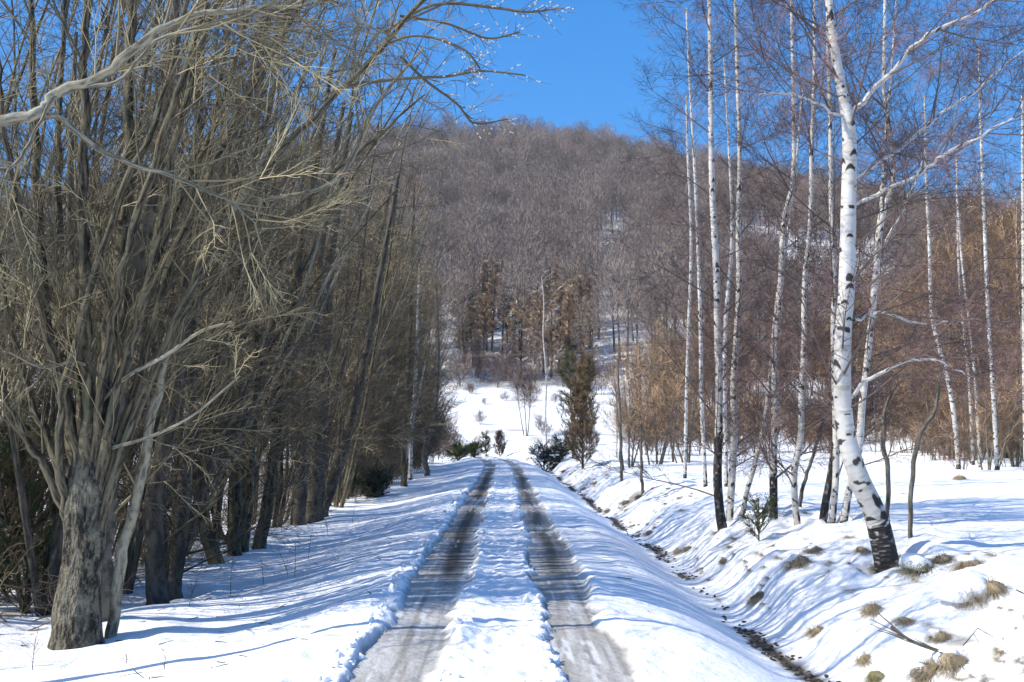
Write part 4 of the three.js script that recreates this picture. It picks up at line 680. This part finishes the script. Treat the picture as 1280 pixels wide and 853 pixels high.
{ // many small wisps on the bank, ditch litter and leaf scraps: beyond counting
  rnd = mulberry(93); const wisp = [[], [], []], lit = [], lc = [];
  for (let k = 0; k < 900; k++) { const d = 7 + 60 * Math.pow(rnd(), 1.5), u = 3.15 + 2.4 * Math.pow(rnd(), 1.3), x = u + roadX(d); if (noise(x * 1.1, d * .6 + 8) < -.1) continue; const s = rr(.18, .5); wisp[k % 3].push(new THREE.Matrix4().compose(P(x, d, -.01), new THREE.Quaternion().setFromAxisAngle(V(0, 1, 0), rr(0, 6)), V(s, s, s))); }
  const o = new THREE.Group(); o.name = 'bank_grass'; o.userData = { label: 'sparse dry grass wisps poking through the snow on the ditch bank', category: 'grass', kind: 'stuff' }; scene.add(o);
  wisp.forEach((l, i) => copies('wisps', tufts[i], [M.grassTan, M.grassGrey, M.grassTan][i], l, o));
  const leaf = new THREE.IcosahedronGeometry(1, 0); const sg = leaf.toNonIndexed ? leaf : leaf;
  for (let k = 0; k < 1700; k++) { const d = 7 + 70 * Math.pow(rnd(), 1.6); if (noise(d * .9, 44) < -.25 && rnd() < .9) continue; const u = 2.97 + .06 * noise(d * .8, 2) + rr(-.11, .11) + rr(-.07, .07), x = u + roadX(d); lit.push(new THREE.Matrix4().compose(P(x, d, .005), new THREE.Quaternion().setFromEuler(new THREE.Euler(rr(-.5, .5), rr(0, 6.28), rr(-.5, .5))), V(rr(.015, .055), rr(.006, .02), rr(.012, .035)))); const t = rr(.5, 1.8); lc.push(new THREE.Color(t, t * rr(.85, 1), t * rr(.7, 1))); }
  copies('ditch_litter', sg, M.litter, lit, scene, lc).userData = { kind: 'stuff', label: 'dark wet leaves and stones along the ditch bottom', category: 'litter' };
  // clods of snow thrown up along the wheel tracks
  const cl = [[], []]; for (let k = 0; k < 620; k++) { const d = 6.3 + 34 * Math.pow(rnd(), 1.4), e = [-1.13, -.33, .37, -1.2][k % 4], u = e + rr(-.09, .09) + (k % 4 === 0 ? -Math.abs(rr(0, .12)) : 0), x = u + roadX(d), s = (.006 + .034 * rnd() ** 2.2) * (k % 4 === 0 ? 1.3 : 1); cl[k % 2].push(new THREE.Matrix4().compose(P(x, d, s * .2), new THREE.Quaternion().setFromEuler(new THREE.Euler(rr(0, 6), rr(0, 6), rr(0, 6))), V(s * rr(.8, 1.6), s * rr(.6, 1), s))); }
  const cg = new THREE.Group(); cg.name = 'snow_clods'; cg.userData = { kind: 'stuff', label: 'small clods of snow thrown up along the wheel tracks', category: 'snow' }; scene.add(cg);
  cl.forEach((l, i) => copies('clods', caps[i], M.snow, l, cg));
}
{ // twigs and bark scraps shed onto the snow
  rnd = mulberry(96); const st = new Geo(); st.tube(walk(V(0, -.5, 0), V(0, 1, 0), 1, 4, .18, 0), taper(5, .035, .015), 4); const lot = [];
  for (let k = 0; k < 420; k++) { const d = 7.5 + 42 * Math.pow(rnd(), 1.6), u = rnd() < .6 ? -rr(1.4, 5.2) : rr(1.3, 9), x = u + roadX(d), l = rr(.03, .22); lot.push(placeY(P(x, d, .004), V(rr(-1, 1), rr(-.1, .12), rr(-1, 1)), l, l * rr(.5, 1.1))); }
  copies('fallen_twigs', st.build(), M.dark, lot, scene).userData = { kind: 'stuff', label: 'small twigs and bark scraps scattered on the snow', category: 'litter' };
}
{ // dead branch on the bank
  rnd = mulberry(94); const d = hit(1180, 832), b = at(1180, 832, d), g = thing('dead_branch', 'grey dead branch lying across the shaggy tussock on the bank', 'branch', P(b.x, d)), tg = new Geo(), out = new Geo();
  const p = curve([V(-.42, .30, .0), V(-.28, .2, .05), V(0, .1, .08), V(.2, .03, .12), V(.34, -.02, .2)], 14); tg.tube(p, taper(15, .012, .022), 6); part('stem', tg.build(), M.grey, g);
  for (let k = 0; k < 7; k++) { const [q, T] = sampleLine(p, rr(.05, .7)); out.tube(walk(q, sideDir(T.negate(), rr(.2, .6), rr(0, 6.28)), rr(.15, .4), 4, .1, .1), taper(5, .007, .003), 4); } part('twigs', out.build(), M.twigGrey, g, 'stuff');
  const d2 = hit(1222, 805), b2 = at(1222, 805, d2), g2 = thing('dead_branch', 'thin snapped twig bent like a roof in the snow', 'branch', P(b2.x, d2)), t2 = new Geo(); t2.tube([V(-.12, -.03, 0), V(.0, .12, .02), V(.17, .02, .04)], [.005, .0045, .003], 5); t2.tube([V(-.03, .07, .01), V(.0, .0, .03)], [.003, .002], 4); part('stem', t2.build(), M.dark, g2);
}
// dry weeds on the left verge
rnd = mulberry(95);
for (const [px, py, h, l] of [[288, 745, .55, 'dry branching weed near the dark leaning trunk'], [368, 722, .6, 'tall thin dry weed on the open verge'], [360, 720, .5, 'dry weed with wiry side twigs on the verge'], [385, 700, .45, 'dry weed beside the alder clump'], [235, 760, .5, 'thin dry stalk in the snow by the willow'], [158, 830, .12, 'pair of short stalks before the big willow'], [205, 838, .14, 'short bent stalk in the near snow'], [330, 730, .4, 'low wiry weed on the verge'], [40, 840, .4, 'thin bramble arching from the near snow'], [440, 655, .5, 'dry weed at the edge of the broad black trunk'], [410, 670, .5, 'wiry dry weed before the thicket']]) {
  const d = hit(px, py), b = at(px, py, d), g = thing('dry_weed', l, 'weed', P(b.x, d)), tg = new Geo(), bg = new Geo(), line = walk(V(0, -.03, 0), V(rr(-.15, .15), 1, rr(-.15, .15)), h, 6, .1, 0); tg.tube(line, taper(7, .0045, .0018), 4); part('stem', tg.build(), M.dark, g);
  for (let k = 0; k < 6; k++) { const [q, T] = sampleLine(line, rr(.25, .95)); bg.tube(walk(q, sideDir(T, rr(.5, 1), rr(0, 6.28)), h * rr(.2, .5), 3, .12, .1), taper(4, .0025, .0012), 3); } part('twigs', bg.build(), M.twigBrown, g, 'stuff');
}
// overhead cables across the far field, hung from two poles that stand among the trees
{
  const A = P(pxAt(470, 150), 150), B = P(pxAt(800, 140), 140), tops = [];
  for (const p of [A, B]) { const g = thing('wooden_pole', p === A ? 'wooden cable pole hidden in the trees beside the thicket' : 'wooden cable pole hidden among the trees behind the bank', 'pole', p), tg = new Geo(), cg = new Geo(); tg.tube([V(0, -.5, 0), V(0, 9, 0)], [.14, .1], 8, (s) => s); part('shaft', tg.build(), M.grey, g); cg.tube([V(0, 8.6, -.8), V(0, 8.6, .8)], [.06, .06], 4); part('crossarm', cg.build(), M.grey, g); tops.push(p.clone().add(V(0, 8.68, 0))); }
  for (const [dz, l] of [[-.7, 'far one of two thin cables spanning the far field'], [.7, 'near one of two thin cables spanning the far field']]) { const o = tops[0].clone().add(V(0, 0, dz)), e = tops[1].clone().add(V(0, 0, dz)), pts = Array.from({ length: 25 }, (_, k) => { const t = k / 24, p = o.clone().lerp(e, t); p.y -= 4 * t * (1 - t) * .9; return p.sub(o); }), tg = new Geo(); tg.tube(pts, pts.map(() => .014), 4); const m = shade(new THREE.Mesh(tg.build(), M.pale)); m.name = numbered('overhead_cable'); m.position.copy(o); m.userData = { label: l, category: 'cable' }; scene.add(m); }
}

renderer.render(scene, camera);
